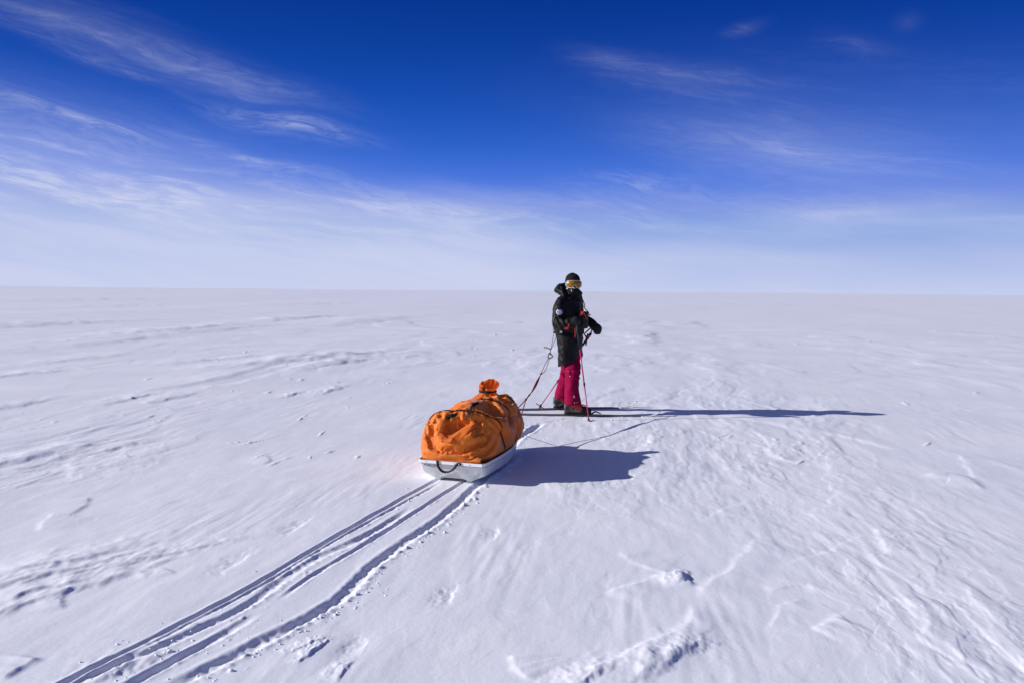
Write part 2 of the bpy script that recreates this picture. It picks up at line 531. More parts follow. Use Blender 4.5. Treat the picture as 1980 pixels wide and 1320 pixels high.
    # ledges
    for pts, ht, gentle, steep in LEDGES:
        if gp(*pts[0]).y > gp(*pts[-1]).y:
            pts = pts[::-1]
        sp = smooth_path(pts, 5)
        spa = np.array(sp)
        mg = gentle * 2.2
        k = (x > spa[:, 0].min() - mg) & (x < spa[:, 0].max() + mg) & (y > spa[:, 1].min() - mg) & (y < spa[:, 1].max() + mg)
        if not k.any():
            continue
        X, Y = x[k], y[k]
        d, s, al, L = path_coords(X, Y, sp)
        s = s + steep * (1.1 * gnoise(X / (steep * 9), Y / (steep * 9), 501) + .22 * gnoise(X / (steep * 2), Y / (steep * 2), 502))
        if ht < 0:
            s = -s
        fade = sstep(0, .25 * L, al) * (1 - sstep(.78 * L, L, al))
        fade = np.minimum(fade, 1) * (.75 + .5 * gnoise(al / (L * .23), al * 0 + 2.2, 503))
        # d at the ends must not make a halo
        prof = np.where(s < 0, np.exp(-(s / gentle) ** 2), np.exp(-(s / steep) ** 2))
        h[k] += abs(ht) * .8 * prof * fade
    # tracks
    q = (y > 1.5) & (y < 11) & (x > -4) & (x < 2)
    X, Y = x[q], y[q]
    hq = h[q]
    tr_all = []
    for pts, dep, hw, bl, br, crumb in TRACKS:
        sp = smooth_path(pts)
        spa = np.array(sp)
        k = (Y > spa[:, 1].min() - .4) & (Y < spa[:, 1].max() + .4)
        k &= np.abs(X - np.interp(Y, *(spa[np.argsort(spa[:, 1])].T[::-1]))) < .5
        if not k.any():
            continue
        tr_all.append((k, sp, dep, hw, bl, br, crumb))
    for k, sp, dep, hw, bl, br, crumb in tr_all:
        Xk, Yk, hk = X[k], Y[k], hq[k]
        cr = gnoise(Xk / .035, Yk / .035, 401) + .7 * gnoise(Xk / .07, Yk / .07, 402)
        lump = gnoise(Xk / .12, Yk / .12, 403)
        d, s, al, L = path_coords(Xk, Yk, sp)
        s = s + .004 * gnoise(al / .30, s * 0 + 3.3, 411) + .004 * gnoise(al / .05, s / .05, 412) * min(1, crumb)
        width = hw * (1 + .14 * gnoise(al / .35, al * 0, 413))
        en_ = min(.30, L * .3)
        ends = sstep(0, en_, al) * (1 - sstep(L - en_, L, al))
        depth = .54 * dep * np.clip(1 + .6 * gnoise(al / .50, al * 0 + 9 + hw * 100, 414), .25, 1.6) * ends
        t = -s / width
        inside = np.exp(-np.abs(t) ** 2.6)
        hk = hk * (1 - .6 * np.exp(-(t / 2.2) ** 2) * ends)
        hk -= depth * inside
        hk += bl * ends * np.exp(-((t + 1.75) / .65) ** 2) * (1 + .6 * lump)
        rb = np.exp(-((t - 1.85) / .75) ** 2) * ends
        hk += br * rb * (.55 + .5 * lump + .35 * crumb * np.clip(cr, -.5, 1)) * .6
        hk += .0013 * cr * np.exp(-(t / 1.8) ** 2) * ends
        hk += .004 * crumb * cr * np.exp(-((t - .6) / 1.6) ** 2) * ends
        hk += .012 * crumb * sstep(.45, .75, cr) * np.exp(-((t - 2.6) / 1.5) ** 2) * ends * sstep(-.2, .3, lump)
        hq[k] = hk
    h[q] = hq
    return h


def build_snow():
    # a fan of rings round the photographer: fine where the photo looks, coarse behind
    dense = np.linspace(-R(38), R(38), 1040)
    rest = np.linspace(R(38), R(322), 130)[1:-1]
    ang = np.concatenate([dense, rest])
    na = len(ang)
    # rings evenly spaced in the picture, close to the feet evenly spaced on the ground
    inv = np.linspace(1 / 2.6, 1 / 900.0, 800)
    rr = np.concatenate([np.linspace(.15, 2.6, 60)[:-1], 1 / inv, np.geomspace(900, 30000, 60)[1:]])
    nr = len(rr)
    A, RR = np.meshgrid(ang, rr)
    x = (np.sin(A) * RR).ravel()
    y = (np.cos(A) * RR).ravel()
    z = snow_height(x, y)
    co = np.stack([x, y, z], 1)
    co = np.concatenate([co, [[0, 0, float(z[:na].mean())]]])
    i = np.arange(nr - 1)[:, None] * na
    j = np.arange(na)[None, :]
    jn = (j + 1) % na
    quads = np.stack([i + j, i + na + j, i + na + jn, i + jn], 2).reshape(-1, 4)
    cen = len(co) - 1
    tris = np.stack([np.arange(na), (np.arange(na) + 1) % na, np.full(na, cen)], 1)
    me = bpy.data.meshes.new('snow_ground')
    nq, nt = len(quads), len(tris)
    me.vertices.add(len(co))
    me.vertices.foreach_set('co', co.astype(np.float32).ravel())
    me.loops.add(nq * 4 + nt * 3)
    me.loops.foreach_set('vertex_index', np.concatenate([quads.ravel()[::1], tris.ravel()]).astype(np.int32))
    me.polygons.add(nq + nt)
    me.polygons.foreach_set('loop_start', np.concatenate([np.arange(nq) * 4, nq * 4 + np.arange(nt) * 3]).astype(np.int32))
    me.update(calc_edges=True)
    me.flip_normals() if me.polygons[0].normal.z < 0 else None
    me.polygons.foreach_set('use_smooth', np.ones(nq + nt, bool))
    o = bpy.data.objects.new('snow_ground', me)
    COL.objects.link(o)
    me.materials.append(M['snow'])
    tag(o, 'wind-carved white snow plain reaching to the horizon', 'snow', kind='structure')
    return o


M = {}
# snow: bright, faintly blue in the deep grain, with a fine granular relief
m = material('snow', (0.84, 0.85, 0.885), 0.55, 0.25)
nb_ = NB(m.node_tree)
geo = nb_.n.new('ShaderNodeNewGeometry')
pos = geo.outputs['Position']
g1 = nb_.noise(pos, 38.0, 3, 0.6)
g2 = nb_.noise(pos, 6.0, 2, 0.55)
hsum = nb_.math('MULTIPLY_ADD', g2, 0.45, nb_.math('MULTIPLY', g1, 0.30))
bmp = nb_.n.new('ShaderNodeBump')
bmp.inputs['Strength'].default_value = 0.30
bmp.inputs['Distance'].default_value = 0.012
nb_.l.new(hsum, bmp.inputs['Height'])
bs = m.node_tree.nodes['Principled BSDF']
nb_.l.new(bmp.outputs[0], bs.inputs['Normal'])
patch_ = nb_.noise(pos, 0.55, 3, 0.6)
nb_.l.new(nb_.mix(nb_.ramp(patch_, .35, .7), (0.80, 0.815, 0.90, 1), (0.865, 0.87, 0.935, 1)), bs.inputs['Base Color'])
M['snow'] = m
snow = build_snow()


# ------------------------------------------------------------------ mesh tools
def tube(pts, radii, n=12, cap=True, flat=1.0, up=None, start=0.0):
    """loft round a polyline; radii: number, list of numbers or list of (ra, rb)"""
    pts = [Vector(p) for p in pts]
    k = len(pts)
    if not isinstance(radii, (list, tuple)):
        radii = [radii] * k
    V, Fc = [], []
    t0 = (pts[1] - pts[0]).normalized()
    u = Vector(up) if up else (Vector((0, 0, 1)) if abs(t0.z) < .9 else Vector((1, 0, 0)))
    u = (u - t0 * u.dot(t0)).normalized()
    for i, p in enumerate(pts):
        t = (pts[min(i + 1, k - 1)] - pts[max(i - 1, 0)]).normalized()
        u = (u - t * u.dot(t)).normalized()
        v = t.cross(u)
        r = radii[i]
        ra, rb = (r if isinstance(r, (list, tuple)) else (r, r * flat))
        for j in range(n):
            a = start + 2 * math.pi * j / n
            V.append(p + u * (math.cos(a) * ra) + v * (math.sin(a) * rb))
    for i in range(k - 1):
        for j in range(n):
            a, b = i * n + j, i * n + (j + 1) % n
            Fc.append((a, b, b + n, a + n))
    if cap:
        Fc.append(tuple(reversed(range(n))))
        Fc.append(tuple(range((k - 1) * n, k * n)))
    return V, Fc


def rings(rs, cap=True):
    n = len(rs[0])
    V = [p for r in rs for p in r]
    Fc = []
    for i in range(len(rs) - 1):
        for j in range(n):
            a, b = i * n + j, i * n + (j + 1) % n
            Fc.append((a, b, b + n, a + n))
    if cap:
        Fc.append(tuple(reversed(range(n))))
        Fc.append(tuple(range((len(rs) - 1) * n, len(rs) * n)))
    return V, Fc


def join(*parts):
    V, Fc = [], []
    for v, f in parts:
        o = len(V)
        V += [Vector(q) for q in v]
        Fc += [tuple(i + o for i in g) for g in f]
    return V, Fc


def spline(pts, n=5):
    p = [Vector(q) for q in pts]
    out = []
    for i in range(len(p) - 1):
        p0, p1, p2, p3 = p[max(i - 1, 0)], p[i], p[i + 1], p[min(i + 2, len(p) - 1)]
        for k in range(n):
            t = k / n
            out.append(.5 * ((2 * p1) + (p2 - p0) * t + (2 * p0 - 5 * p1 + 4 * p2 - p3) * t * t
                             + (3 * p1 - p0 - 3 * p2 + p3) * t ** 3))
    out.append(p[-1])
    return out


def ispline(vals, n=5):
    return [v.x for v in spline([(v, 0, 0) for v in vals], n)]


def box(c, sx, sy, sz, rot=None, bev=0.0):
    bm = bmesh.new()
    bmesh.ops.create_cube(bm, size=1)
    bmesh.ops.scale(bm, vec=(sx, sy, sz), verts=bm.verts)
    if bev:
        bmesh.ops.bevel(bm, geom=bm.edges[:], offset=bev, segments=2, affect='EDGES', profile=.7)
    V = [v.co.copy() for v in bm.verts]
    Fc = [tuple(v.index for v in f.verts) for f in bm.faces]
    bm.free()
    if rot is not None:
        V = [rot @ v for v in V]
    return [v + Vector(c) for v in V], Fc


def ellipsoid(c, rx, ry, rz, rot=None, u=20, v=12):
    bm = bmesh.new()
    bmesh.ops.create_uvsphere(bm, u_segments=u, v_segments=v, radius=1)
    V = [Vector((q.co.x * rx, q.co.y * ry, q.co.z * rz)) for q in bm.verts]
    Fc = [tuple(q.index for q in f.verts) for f in bm.faces]
    bm.free()
    if rot is not None:
        V = [rot @ q for q in V]
    return [q + Vector(c) for q in V], Fc


def ribbon(pts, normals, width, thick=.0016):
    """webbing that lies flat: normals point away from the surface"""
    rs = []
    k = len(pts)
    for i in range(k):
        t = (Vector(pts[min(i + 1, k - 1)]) - Vector(pts[max(i - 1, 0)])).normalized()
        nn = Vector(normals[i])
        nn = (nn - t * nn.dot(t)).normalized()
        s = t.cross(nn)
        p = Vector(pts[i])
        w = width[i] if isinstance(width, (list, tuple)) else width
        rs.append([p + s * (w / 2), p + s * (w / 2) + nn * thick, p - s * (w / 2) + nn * thick, p - s * (w / 2)])
    return rings(rs)


def apply_mods(o):
    dg = bpy.context.evaluated_depsgraph_get()
    me = bpy.data.meshes.new_from_object(o.evaluated_get(dg), depsgraph=dg)
    o.modifiers.clear()
    old = o.data
    o.data = me
    bpy.data.meshes.remove(old)
    me.polygons.foreach_set('use_smooth', [True] * len(me.polygons))
    return o


def remesh(o, voxel, smooth=6, factor=.5, sub=0):
    md = o.modifiers.new('r', 'REMESH')
    md.mode = 'VOXEL'
    md.voxel_size = voxel
    md = o.modifiers.new('s', 'SMOOTH')
    md.factor = factor
    md.iterations = smooth
    return apply_mods(o)


def co_array(o):
    a = np.empty(len(o.data.vertices) * 3, np.float32)
    o.data.vertices.foreach_get('co', a)
    return a.reshape(-1, 3)


def no_array(o):
    a = np.empty(len(o.data.vertices) * 3, np.float32)
    o.data.vertices.foreach_get('normal', a)
    return a.reshape(-1, 3)


def set_co(o, a):
    o.data.vertices.foreach_set('co', a.astype(np.float32).ravel())
    o.data.update()


def bvh_of(o):
    from mathutils.bvhtree import BVHTree
    me = o.data
    mw = o.matrix_world
    return BVHTree.FromPolygons([mw @ v.co for v in me.vertices], [tuple(p.vertices) for p in me.polygons])


def cast(px, py, bvhs, off=0.002):
    """where the sight line through a photo pixel meets a surface: (point, normal)"""
    o_ = Vector((0, 0, CAM_H))
    d = ray(px, py).normalized()
    best = None
    for b in bvhs:
        loc, nor, idx, dist = b.ray_cast(o_, d)
        if loc and (best is None or dist < best[2]):
            if nor.dot(d) > 0:
                nor = -nor
            best = (loc, nor, dist)
    if best is None:
        return None, None
    return best[0] + best[1] * off, best[1]


def px_line(pxs, bvhs, n=6, off=.003):
    """a line drawn over surfaces along photo pixels"""
    P, N = [], []
    for q in spline([(x, y, 0) for x, y in pxs], n):
        p, nn = cast(q.x, q.y, bvhs, off)
        if p:
            P.append(p)
            N.append(nn)
    return P, N


def empty(name, loc):
    o = bpy.data.objects.new(name, None)
    o.location = loc
    o.empty_display_size = .1
    COL.objects.link(o)
    bpy.context.view_layer.update()
    return o


def crumple(objs, frames=26):
    """let loose cloth buckle: objs = list of (object, pin weights, extra cloth, pressure, bending)"""
    for o, pins, extra, press, bend, *tight in objs:
        vg = o.vertex_groups.new(name='pin')
        for i, w in enumerate(pins):
            if w > 0:
                vg.add([i], float(w), 'REPLACE')
        md = o.modifiers.new('cloth', 'CLOTH')
        st = md.settings
        st.quality = 5
        st.mass = .25
        st.tension_stiffness = st.compression_stiffness = 30
        st.shear_stiffness = 12
        st.bending_stiffness = bend
        st.tension_damping = st.compression_damping = st.shear_damping = 8
        st.air_damping = 4
        st.shrink_min = -extra
        if tight:
            tg = o.vertex_groups.new(name='tight')
            for i, w in enumerate(tight[0]):
                tg.add([i], float(w), 'REPLACE')
            st.shrink_max = -.005
            st.vertex_group_shrink = 'tight'
        st.vertex_group_mass = 'pin'
        st.pin_stiffness = 4
        if press:
            st.use_pressure = True
            st.uniform_pressure_force = press
        st.effector_weights.gravity = .35
        md.collision_settings.use_collision = False
        md.point_cache.frame_start = 1
        md.point_cache.frame_end = frames
    scene.frame_start, scene.frame_end = 1, frames
    for f in range(1, frames + 1):
        scene.frame_set(f)
    for o, *_ in objs:
        apply_mods(o)
        o.vertex_groups.clear()
    scene.frame_set(1)


def fix_normals(o):
    bm = bmesh.new()
    bm.from_mesh(o.data)
    bmesh.ops.recalc_face_normals(bm, faces=bm.faces)
    bm.to_mesh(o.data)
    bm.free()


def add_noise_bump(m, scale, strength, dist, detail=3, stretch=None):
    nb = NB(m.node_tree)
    t = nb.n.new('ShaderNodeTexCoord')
    v = t.outputs['Object']
    if stretch:
        mp = nb.n.new('ShaderNodeMapping')
        mp.inputs['Scale'].default_value = stretch
        nb.l.new(v, mp.inputs[0])
        v = mp.outputs[0]
    f = nb.noise(v, scale, detail, .6)
    b = nb.n.new('ShaderNodeBump')
    b.inputs['Strength'].default_value = strength
    b.inputs['Distance'].default_value = dist
    nb.l.new(f, b.inputs['Height'])
    nb.l.new(b.outputs[0], m.node_tree.nodes['Principled BSDF'].inputs['Normal'])
    return nb, v


def mottle(m, c1, c2, scale, a=.35, b=.65, detail=4):
    nb = NB(m.node_tree)
    t = nb.n.new('ShaderNodeTexCoord')
    f = nb.noise(t.outputs['Object'], scale, detail, .6)
    nb.l.new(nb.mix(nb.ramp(f, a, b), tuple(c1) + (1,), tuple(c2) + (1,)),
             m.node_tree.nodes['Principled BSDF'].inputs['Base Color'])


M['orange'] = material("orange_fabric", (.64, .165, .016), .62, .25, Sheen_Weight=.15)
mottle(M["orange"], (.64, .138, .009), (.76, .185, .015), 9)
add_noise_bump(M['orange'], 420, .25, .002, 2)
_n = NB(M['orange'].node_tree)
_t = _n.n.new('ShaderNodeTexCoord')
_f = _n.noise(_t.outputs['Object'], 16, 4, .55, 1.6)
_b = _n.n.new('ShaderNodeBump')          # sharp small creases of stiff cloth
_b.inputs['Strength'].default_value = .20
_b.inputs['Distance'].default_value = .02
_n.l.new(_n.math('ABSOLUTE', _n.math('SUBTRACT', _f, .5)), _b.inputs['Height'])
for _l in list(M['orange'].node_tree.links):
    if _l.to_socket.name == 'Normal' and _l.to_node.type == 'BSDF_PRINCIPLED':
        _src = _l.from_node
        _n.l.new(_b.outputs[0], _src.inputs['Normal'])
mo = M['orange_thin'] = M['orange'].copy()
mo.name = 'orange_fabric_thin'
_n = NB(mo.node_tree)
tr = _n.n.new('ShaderNodeBsdfTranslucent')
tr.inputs[0].default_value = (.75, .10, .01, 1)
mx = _n.n.new('ShaderNodeMixShader')
mx.inputs[0].default_value = .3
_n.l.new(mo.node_tree.nodes['Principled BSDF'].outputs[0], mx.inputs[1])
_n.l.new(tr.outputs[0], mx.inputs[2])
_n.l.new(mx.outputs[0], mo.node_tree.nodes['Material Output'].inputs[0])
M['webbing'] = material('black_webbing', (.012, .011, .013), .7, .25)
add_noise_bump(M['webbing'], 300, .4, .002, 2)
M['hull'] = material('white_plastic', (.70, .71, .70), .38, .45)
mottle(M['hull'], (.44, .44, .43), (.64, .65, .645), 7, .30, .52, 8)
M['rimwhite'] = material('rim_aluminium', (.78, .79, .82), .35, .5)
M['rust'] = material('brown_edging', (.30, .13, .07), .7, .2)
M['screw'] = material('screw_steel', (.10, .09, .09), .4, .5, .6)
M['ink'] = material('marker_ink', (.03, .03, .035), .6, .2)
M['steel'] = material('steel', (.45, .45, .46), .3, .5, 1.0)
M['cord'] = material('grey_cord', (.16, .145, .13), .8, .2)
M['redcord'] = material('red_cord', (.22, .02, .035), .7, .2)

# ------------------------------------------------------------------ pulk
SR = Vector((SLED_DIR.y, -SLED_DIR.x, 0))       # to the right of travel
UP = Vector((0, 0, 1))


def SL(s, t, z):
    return SLED_REAR + SLED_DIR * s + SR * t + UP * z


def interp(x, xs, ys):
    return float(np.interp(x, xs, ys))


def cub(x, xs, ys):
    """smooth interpolation (monotone-ish hermite)"""
    xs, ys = np.array(xs, float), np.array(ys, float)
    i = int(np.clip(np.searchsorted(xs, x) - 1, 0, len(xs) - 2))
    h = xs[i + 1] - xs[i]
    t = min(max((x - xs[i]) / h, 0), 1)
    sl = np.diff(ys) / np.diff(xs)
    m = np.empty(len(xs))
    m[0], m[-1] = sl[0], sl[-1]
    for k in range(1, len(xs) - 1):
        m[k] = 0 if sl[k - 1] * sl[k] <= 0 else 2 * sl[k - 1] * sl[k] / (sl[k - 1] + sl[k])
    return float((2 * t ** 3 - 3 * t ** 2 + 1) * ys[i] + (t ** 3 - 2 * t ** 2 + t) * h * m[i]
                 + (-2 * t ** 3 + 3 * t ** 2) * ys[i + 1] + (t ** 3 - t ** 2) * h * m[i + 1])


RIM_Z = .172
HX = [0, .015, .045, .09, .30, .55, .78, .95, 1.10, 1.25, 1.38, 1.48, 1.53]
def rim_w(s): return cub(s, HX, [.262, .274, .281, .284, .292, .288, .262, .228, .190, .150, .112, .075, .040])
def rim_z(s): return RIM_Z + cub(s, [0, .8, 1.1, 1.35, 1.53], [0, 0, .015, .055, .10])
def bot_z(s): return .002 + cub(s, [0, 1.0, 1.2, 1.38, 1.48, 1.53], [0, 0, .02, .085, .16, .225])
def lean(s): return .075 * max(0, 1 - s / .35)


def hull_section(s):
    w, zr, zb = rim_w(s), rim_z(s), bot_z(s)
    d = zr - zb
    tun = .030 * max(0, 1 - max(0, s - .9) / .5)
    half = [(0, tun), (.30, tun), (.40, tun * .8), (.47, .0), (.53, .0), (.60, .012 + .008 * d / .17), (.925, .060 * d / .17), (.965, .085 * d / .17), (1, d)]
    pts = []
    for f, zz in [(-f, z) for f, z in reversed(half)] + half[1:]:
        pts.append(SL(s - lean(s) * zz / .17, f * w, zb + zz))
    return pts


sled = empty('cargo_sled', SLED_REAR)
tag(sled, 'white plastic hauling sled under the big orange load', 'sled')
ss = [0, .006, .015, .03, .06] + list(np.linspace(.1, 1.53, 30))
secs = [hull_section(s) for s in ss]
n = len(secs[0])
V = [p for r in secs for p in r]
Fc = [(i * n + j, (i + 1) * n + j, (i + 1) * n + j + 1, i * n + j + 1) for i in range(len(secs) - 1) for j in range(n - 1)]
Fc.append(tuple(range(n)))
Fc.append(tuple(reversed(range((len(secs) - 1) * n, len(secs) * n))))
hull = mesh_obj('hull', V, Fc, M['hull'], sled)
bm = bmesh.new()
bm.from_mesh(hull.data)
bmesh.ops.recalc_face_normals(bm, faces=bm.faces)
bm.to_mesh(hull.data)
bm.free()
md = hull.modifiers.new('b', 'BEVEL')
md.width, md.segments, md.limit_method, md.angle_limit = .008, 2, 'ANGLE', R(50)
apply_mods(hull)
hull.data.set_sharp_from_angle(angle=R(45))


def rim_path(off=0.0, dz=0.0):
    L, Rr = [], []
    for s in reversed(ss[1:]):
        L.append(SL(s - lean(s), -rim_w(s) - off, rim_z(s) + dz))
    rear = []
    w0 = rim_w(0)
    for f in np.linspace(-1, 1, 15):
        rear.append(SL(-lean(0) - off, f * (w0 + off * .4), RIM_Z + dz))
    for s in ss[1:]:
        Rr.append(SL(s - lean(s), rim_w(s) + off, rim_z(s) + dz))
    return L + rear + Rr


def rim_strip(name, mat, off, z0, z1, thick, parent):
    a, b = rim_path(off, z0), rim_path(off, z1)
    c, d = rim_path(off + thick, z1), rim_path(off + thick, z0)
    rs = [[a[i], b[i], c[i], d[i]] for i in range(len(a))]
    v, f = rings(rs)
    o = mesh_obj(name, v, f, mat, parent, smooth=False)
    return o


rim = rim_strip('rim', M['rimwhite'], -.001, -.018, .006, .006, sled)
rim_strip('edging', M['rust'], -.002, -.0225, -.0185, .0062, rim)
rim_strip('edging', M['rust'], -.002, .0065, .0095, .0055, rim)
for f in (-.80, -.33, .12, .62):
    c = SL(-lean(0) - .0055, f * rim_w(0), RIM_Z - .007)
    v, q = ellipsoid(c, .0035, .0035, .0035, u=8, v=6)
    mesh_obj('screw', v, q, M['screw'], rim)
for s in (.12, .32, .52, .72, .92):
    c = SL(s - lean(s), rim_w(s) + .0055, rim_z(s) - .007)
    v, q = ellipsoid(c, .0035, .0035, .0035, u=8, v=6)
    mesh_obj('screw', v, q, M['screw'], rim)


def rear_pt(t, z, out=.0):
    return SL(-lean(0) * (z / .17) - out, t, z)


hp = spline([rear_pt(-.108, .183, .004), rear_pt(-.110, .165, .012), rear_pt(-.104, .13, .020), rear_pt(-.080, .098, .026),
             rear_pt(-.045, .088, .028), rear_pt(-.005, .100, .026), rear_pt(.030, .128, .020), rear_pt(.052, .158, .013),
             rear_pt(.070, .172, .009)], 5)
tw = [(-SLED_DIR).lerp(UP * .8 - SLED_DIR * .2, .75 * math.sin(math.pi * min(1, max(0, (i / (len(hp) - 1) - .25) / .65)))) for i in range(len(hp))]
v, q = ribbon(hp, tw, .020, .003)
handle = mesh_obj('strap_handle', v, q, M['webbing'], sled)
v, q = box(rear_pt(.078, .167, .010), .026, .007, .02, Matrix.Rotation(-SLED_AZ, 3, 'Z'), .002)
mesh_obj('buckle', v, q, M['webbing'], handle)
v, q = ellipsoid(rear_pt(.076, .167, .0155), .005, .003, .005, u=10, v=6)
mesh_obj('rivet', v, q, M['steel'], handle)

cu = bpy.data.curves.new('lettering', 'FONT')
cu.body = 'PARI-GL'
cu.size = .024
cu.space_character = 1.35
cu.extrude = .0004
cu.shear = .12
to = bpy.data.objects.new('lettering', cu)
COL.objects.link(to)
panel_n = (rear_pt(0, .17) - rear_pt(0, 0)).normalized()     # up along the panel
zax = SR.cross(panel_n)
mw = Matrix((SR, panel_n, zax)).transposed().to_4x4()
mw.translation = rear_pt(-.236, .126, .0022)
to.matrix_world = mw
bpy.context.view_layer.update()
dg = bpy.context.evaluated_depsgraph_get()
lme = bpy.data.meshes.new_from_object(to.evaluated_get(dg), depsgraph=dg)
lme.transform(mw)
bpy.data.objects.remove(to)
lo = bpy.data.objects.new('lettering', lme)
COL.objects.link(lo)
lme.materials.clear()
lme.materials.append(M['ink'])
lo.parent = sled
lo.matrix_parent_inverse = sled.matrix_world.inverted()

# ------------------------------------------------------------------ orange load bag
BX = [-.078, -.045, .0, .07, .18, .34, .50, .66, .82, .98, 1.12, 1.25, 1.36, 1.42]
B_TOP = [.340, .470, .530, .562, .578, .585, .588, .582, .575, .562, .545, .505, .415, .330]
B_W = [.185, .232, .262, .280, .288, .290, .294, .290, .276, .252, .218, .172, .115, .070]
B_OFF = [-.050, -.040, -.030, -.015, 0, 0, 0, 0, 0, 0, 0, 0, 0, 0]
def bag_top(s): return cub(s, BX, B_TOP)
def bag_w(s): return cub(s, BX, B_W)
def bag_off(s): return cub(s, BX, B_OFF)
def bag_bot(s): return cub(s, BX, [.168, .150, .135, .125, .12, .12, .12, .12, .12, .125, .14, .17, .21, .27])


NSEC, NRING = 96, 100
_u = np.linspace(0, 1, NSEC)
bag_s = -.078 + 1.498 * (_u + .055 * np.sin(2 * math.pi * _u - math.pi))   # closer rings at both ends
V = []
for s in bag_s:
    zt, zb, w = bag_top(s), bag_bot(s), bag_w(s)
    zc = zb + (zt - zb) * .38
    for j in range(NRING):
        a = 2 * math.pi * j / NRING
        ca, sa = math.cos(a), math.sin(a)
        k_ = .80 + .20 * min(1, max(0, s / .45))      # boxier at the back
        e = .72 * k_ if sa > 0 else .55
        x = math.copysign(abs(ca) ** e, ca) * w
        z = zc + (math.copysign(abs(sa) ** (.80 * k_ if sa > 0 else .6), sa)) * ((zt - zc) if sa > 0 else (zc - zb))
        # bulges over what is packed inside
        q = SL(s, x + bag_off(s), z)
        k = .020 * mnoise.noise(Vector((s * 4.5, x * 5, z * 4.5))) + .012 * mnoise.noise(Vector((s * 9 + 5, x * 9, z * 8)))
        zz = max(0, min(1, (z - .2) / .08))
        q.z += .065 * max(0, sa) * math.exp(-((s - 1.05) / .22) ** 2 - ((x - .10) / .10) ** 2)
        q += (SR * (x / max(w, .01)) * .6 + UP * max(sa, 0)) * k * zz
        V.append(q)
STRAPS = (((-14, 30, 60, 90, 150, 194), (.44, .27, .16, .11, .06, .05)),
          ((-14, 30, 60, 90, 150, 194), (.76, .74, .68, .62, .60, .60)),
          ((-14, 30, 60, 90, 150, 194), (1.06, 1.02, .96, .92, .90, .92)))


def strap_s(st, a):
    return np.interp(np.degrees(a), *st)

for i, s in enumerate(bag_s):
    for j in range(NRING):
        idx = i * NRING + j
        for st in STRAPS:
            dv = V[idx] - SL(s, 0, .25)
            k = math.exp(-((s - float(strap_s(st, math.atan2(dv.z, dv.dot(SR)) % (2 * math.pi) if dv.z > 0 else (0 if dv.dot(SR) > 0 else math.pi)))) / .022) ** 2)
            c = SL(s, 0, .25)
            V[idx] = c + (V[idx] - c) * (1 - .05 * k * min(1, max(0, (V[idx].z - .2) / .1)))
Fc = [(i * NRING + j, i * NRING + (j + 1) % NRING, (i + 1) * NRING + (j + 1) % NRING, (i + 1) * NRING + j)
      for i in range(NSEC - 1) for j in range(NRING)]
Fc.append(tuple(reversed(range(NRING))))
Fc.append(tuple(range((NSEC - 1) * NRING, NSEC * NRING)))
bag = empty('load_bag', SL(.7, 0, .12))
tag(bag, 'big orange fabric bag strapped down on the white sled', 'bag')
bag_body = mesh_obj('bag_body', V, Fc, M['orange'], bag)
fix_normals(bag_body)
remesh(bag_body, .0135, 2)
mi = np.array([[*SLED_DIR], [*SR]])
bw = bag_body.matrix_world
bco = np.array([bw @ v.co for v in bag_body.data.vertices])
loc = (bco - np.array(SLED_REAR)) @ mi.T
bs_, bt_, bz_ = loc[:, 0], loc[:, 1], bco[:, 2]
pins = np.full(len(bco), .012)
tight = 1 - sstep(.36, .48, bz_ + .30 * np.clip(bs_ - .12, 0, 1))
pins[bz_ < .205] = 1.0
for st in STRAPS:
    pins[(np.abs(bs_ - strap_s(st, np.arctan2(np.maximum(bz_ - .25, 0), bt_))) < .009) & (bz_ > .2)] = .9
crumple([(bag_body, pins, .125, 3.6, .06, tight)], 24)
cz = co_array(bag_body)
bag_w_ = np.array(bag_body.matrix_world)
cw_ = cz @ bag_w_[:3, :3].T + bag_w_[:3, 3]
crease = np.array([abs(mnoise.noise(Vector((p[0] * 7.5, p[1] * 6.0, p[2] * 8.0)))) for p in cw_])
crease2 = np.array([abs(mnoise.noise(Vector((p[0] * 15 + 4, p[1] * 12, p[2] * 15)))) for p in cw_])
keep = sstep(.26, .40, cw_[:, 2])
dsp = -(.011 * np.exp(-crease / .05) + .0015 * np.exp(-crease2 / .08)) * keep
set_co(bag_body, cz + no_array(bag_body) * dsp[:, None])
bag_body.data.polygons.foreach_set('use_smooth', [True] * len(bag_body.data.polygons))

# straps, gathered neck and folded mouth of the bag


def to_px(co):
    """world points -> photo pixels (used to place the dent under the folded mouth)"""
    inv = np.array(cam.matrix_world.inverted())
    c = co @ inv[:3, :3].T + inv[:3, 3]
    return 990 + FPX * c[:, 0] / -c[:, 2], 660 - FPX * c[:, 1] / -c[:, 2]


bpy.context.view_layer.update()
bwm = np.array(bag_body.matrix_world)
bl_ = co_array(bag_body)
bwc = bl_ @ bwm[:3, :3].T + bwm[:3, 3]
ux, uy = to_px(bwc)
ca_, sa_ = math.cos(R(-20)), math.sin(R(-20))
du, dv_ = ux - 884, uy - 827
e1, e2 = (du * ca_ + dv_ * sa_) / 34, (-du * sa_ + dv_ * ca_) / 13
sl_ = (bwc - np.array(SLED_REAR)) @ np.array([*SLED_DIR])
dent = np.exp(-np.abs(e1) ** 3 - np.abs(e2) ** 3) * (sl_ < .3)
bl_ = bl_ + dent[:, None] * np.array([.15, 1, -.55]) * .060
set_co(bag_body, bl_)
bag_bvh = bvh_of(bag_body)


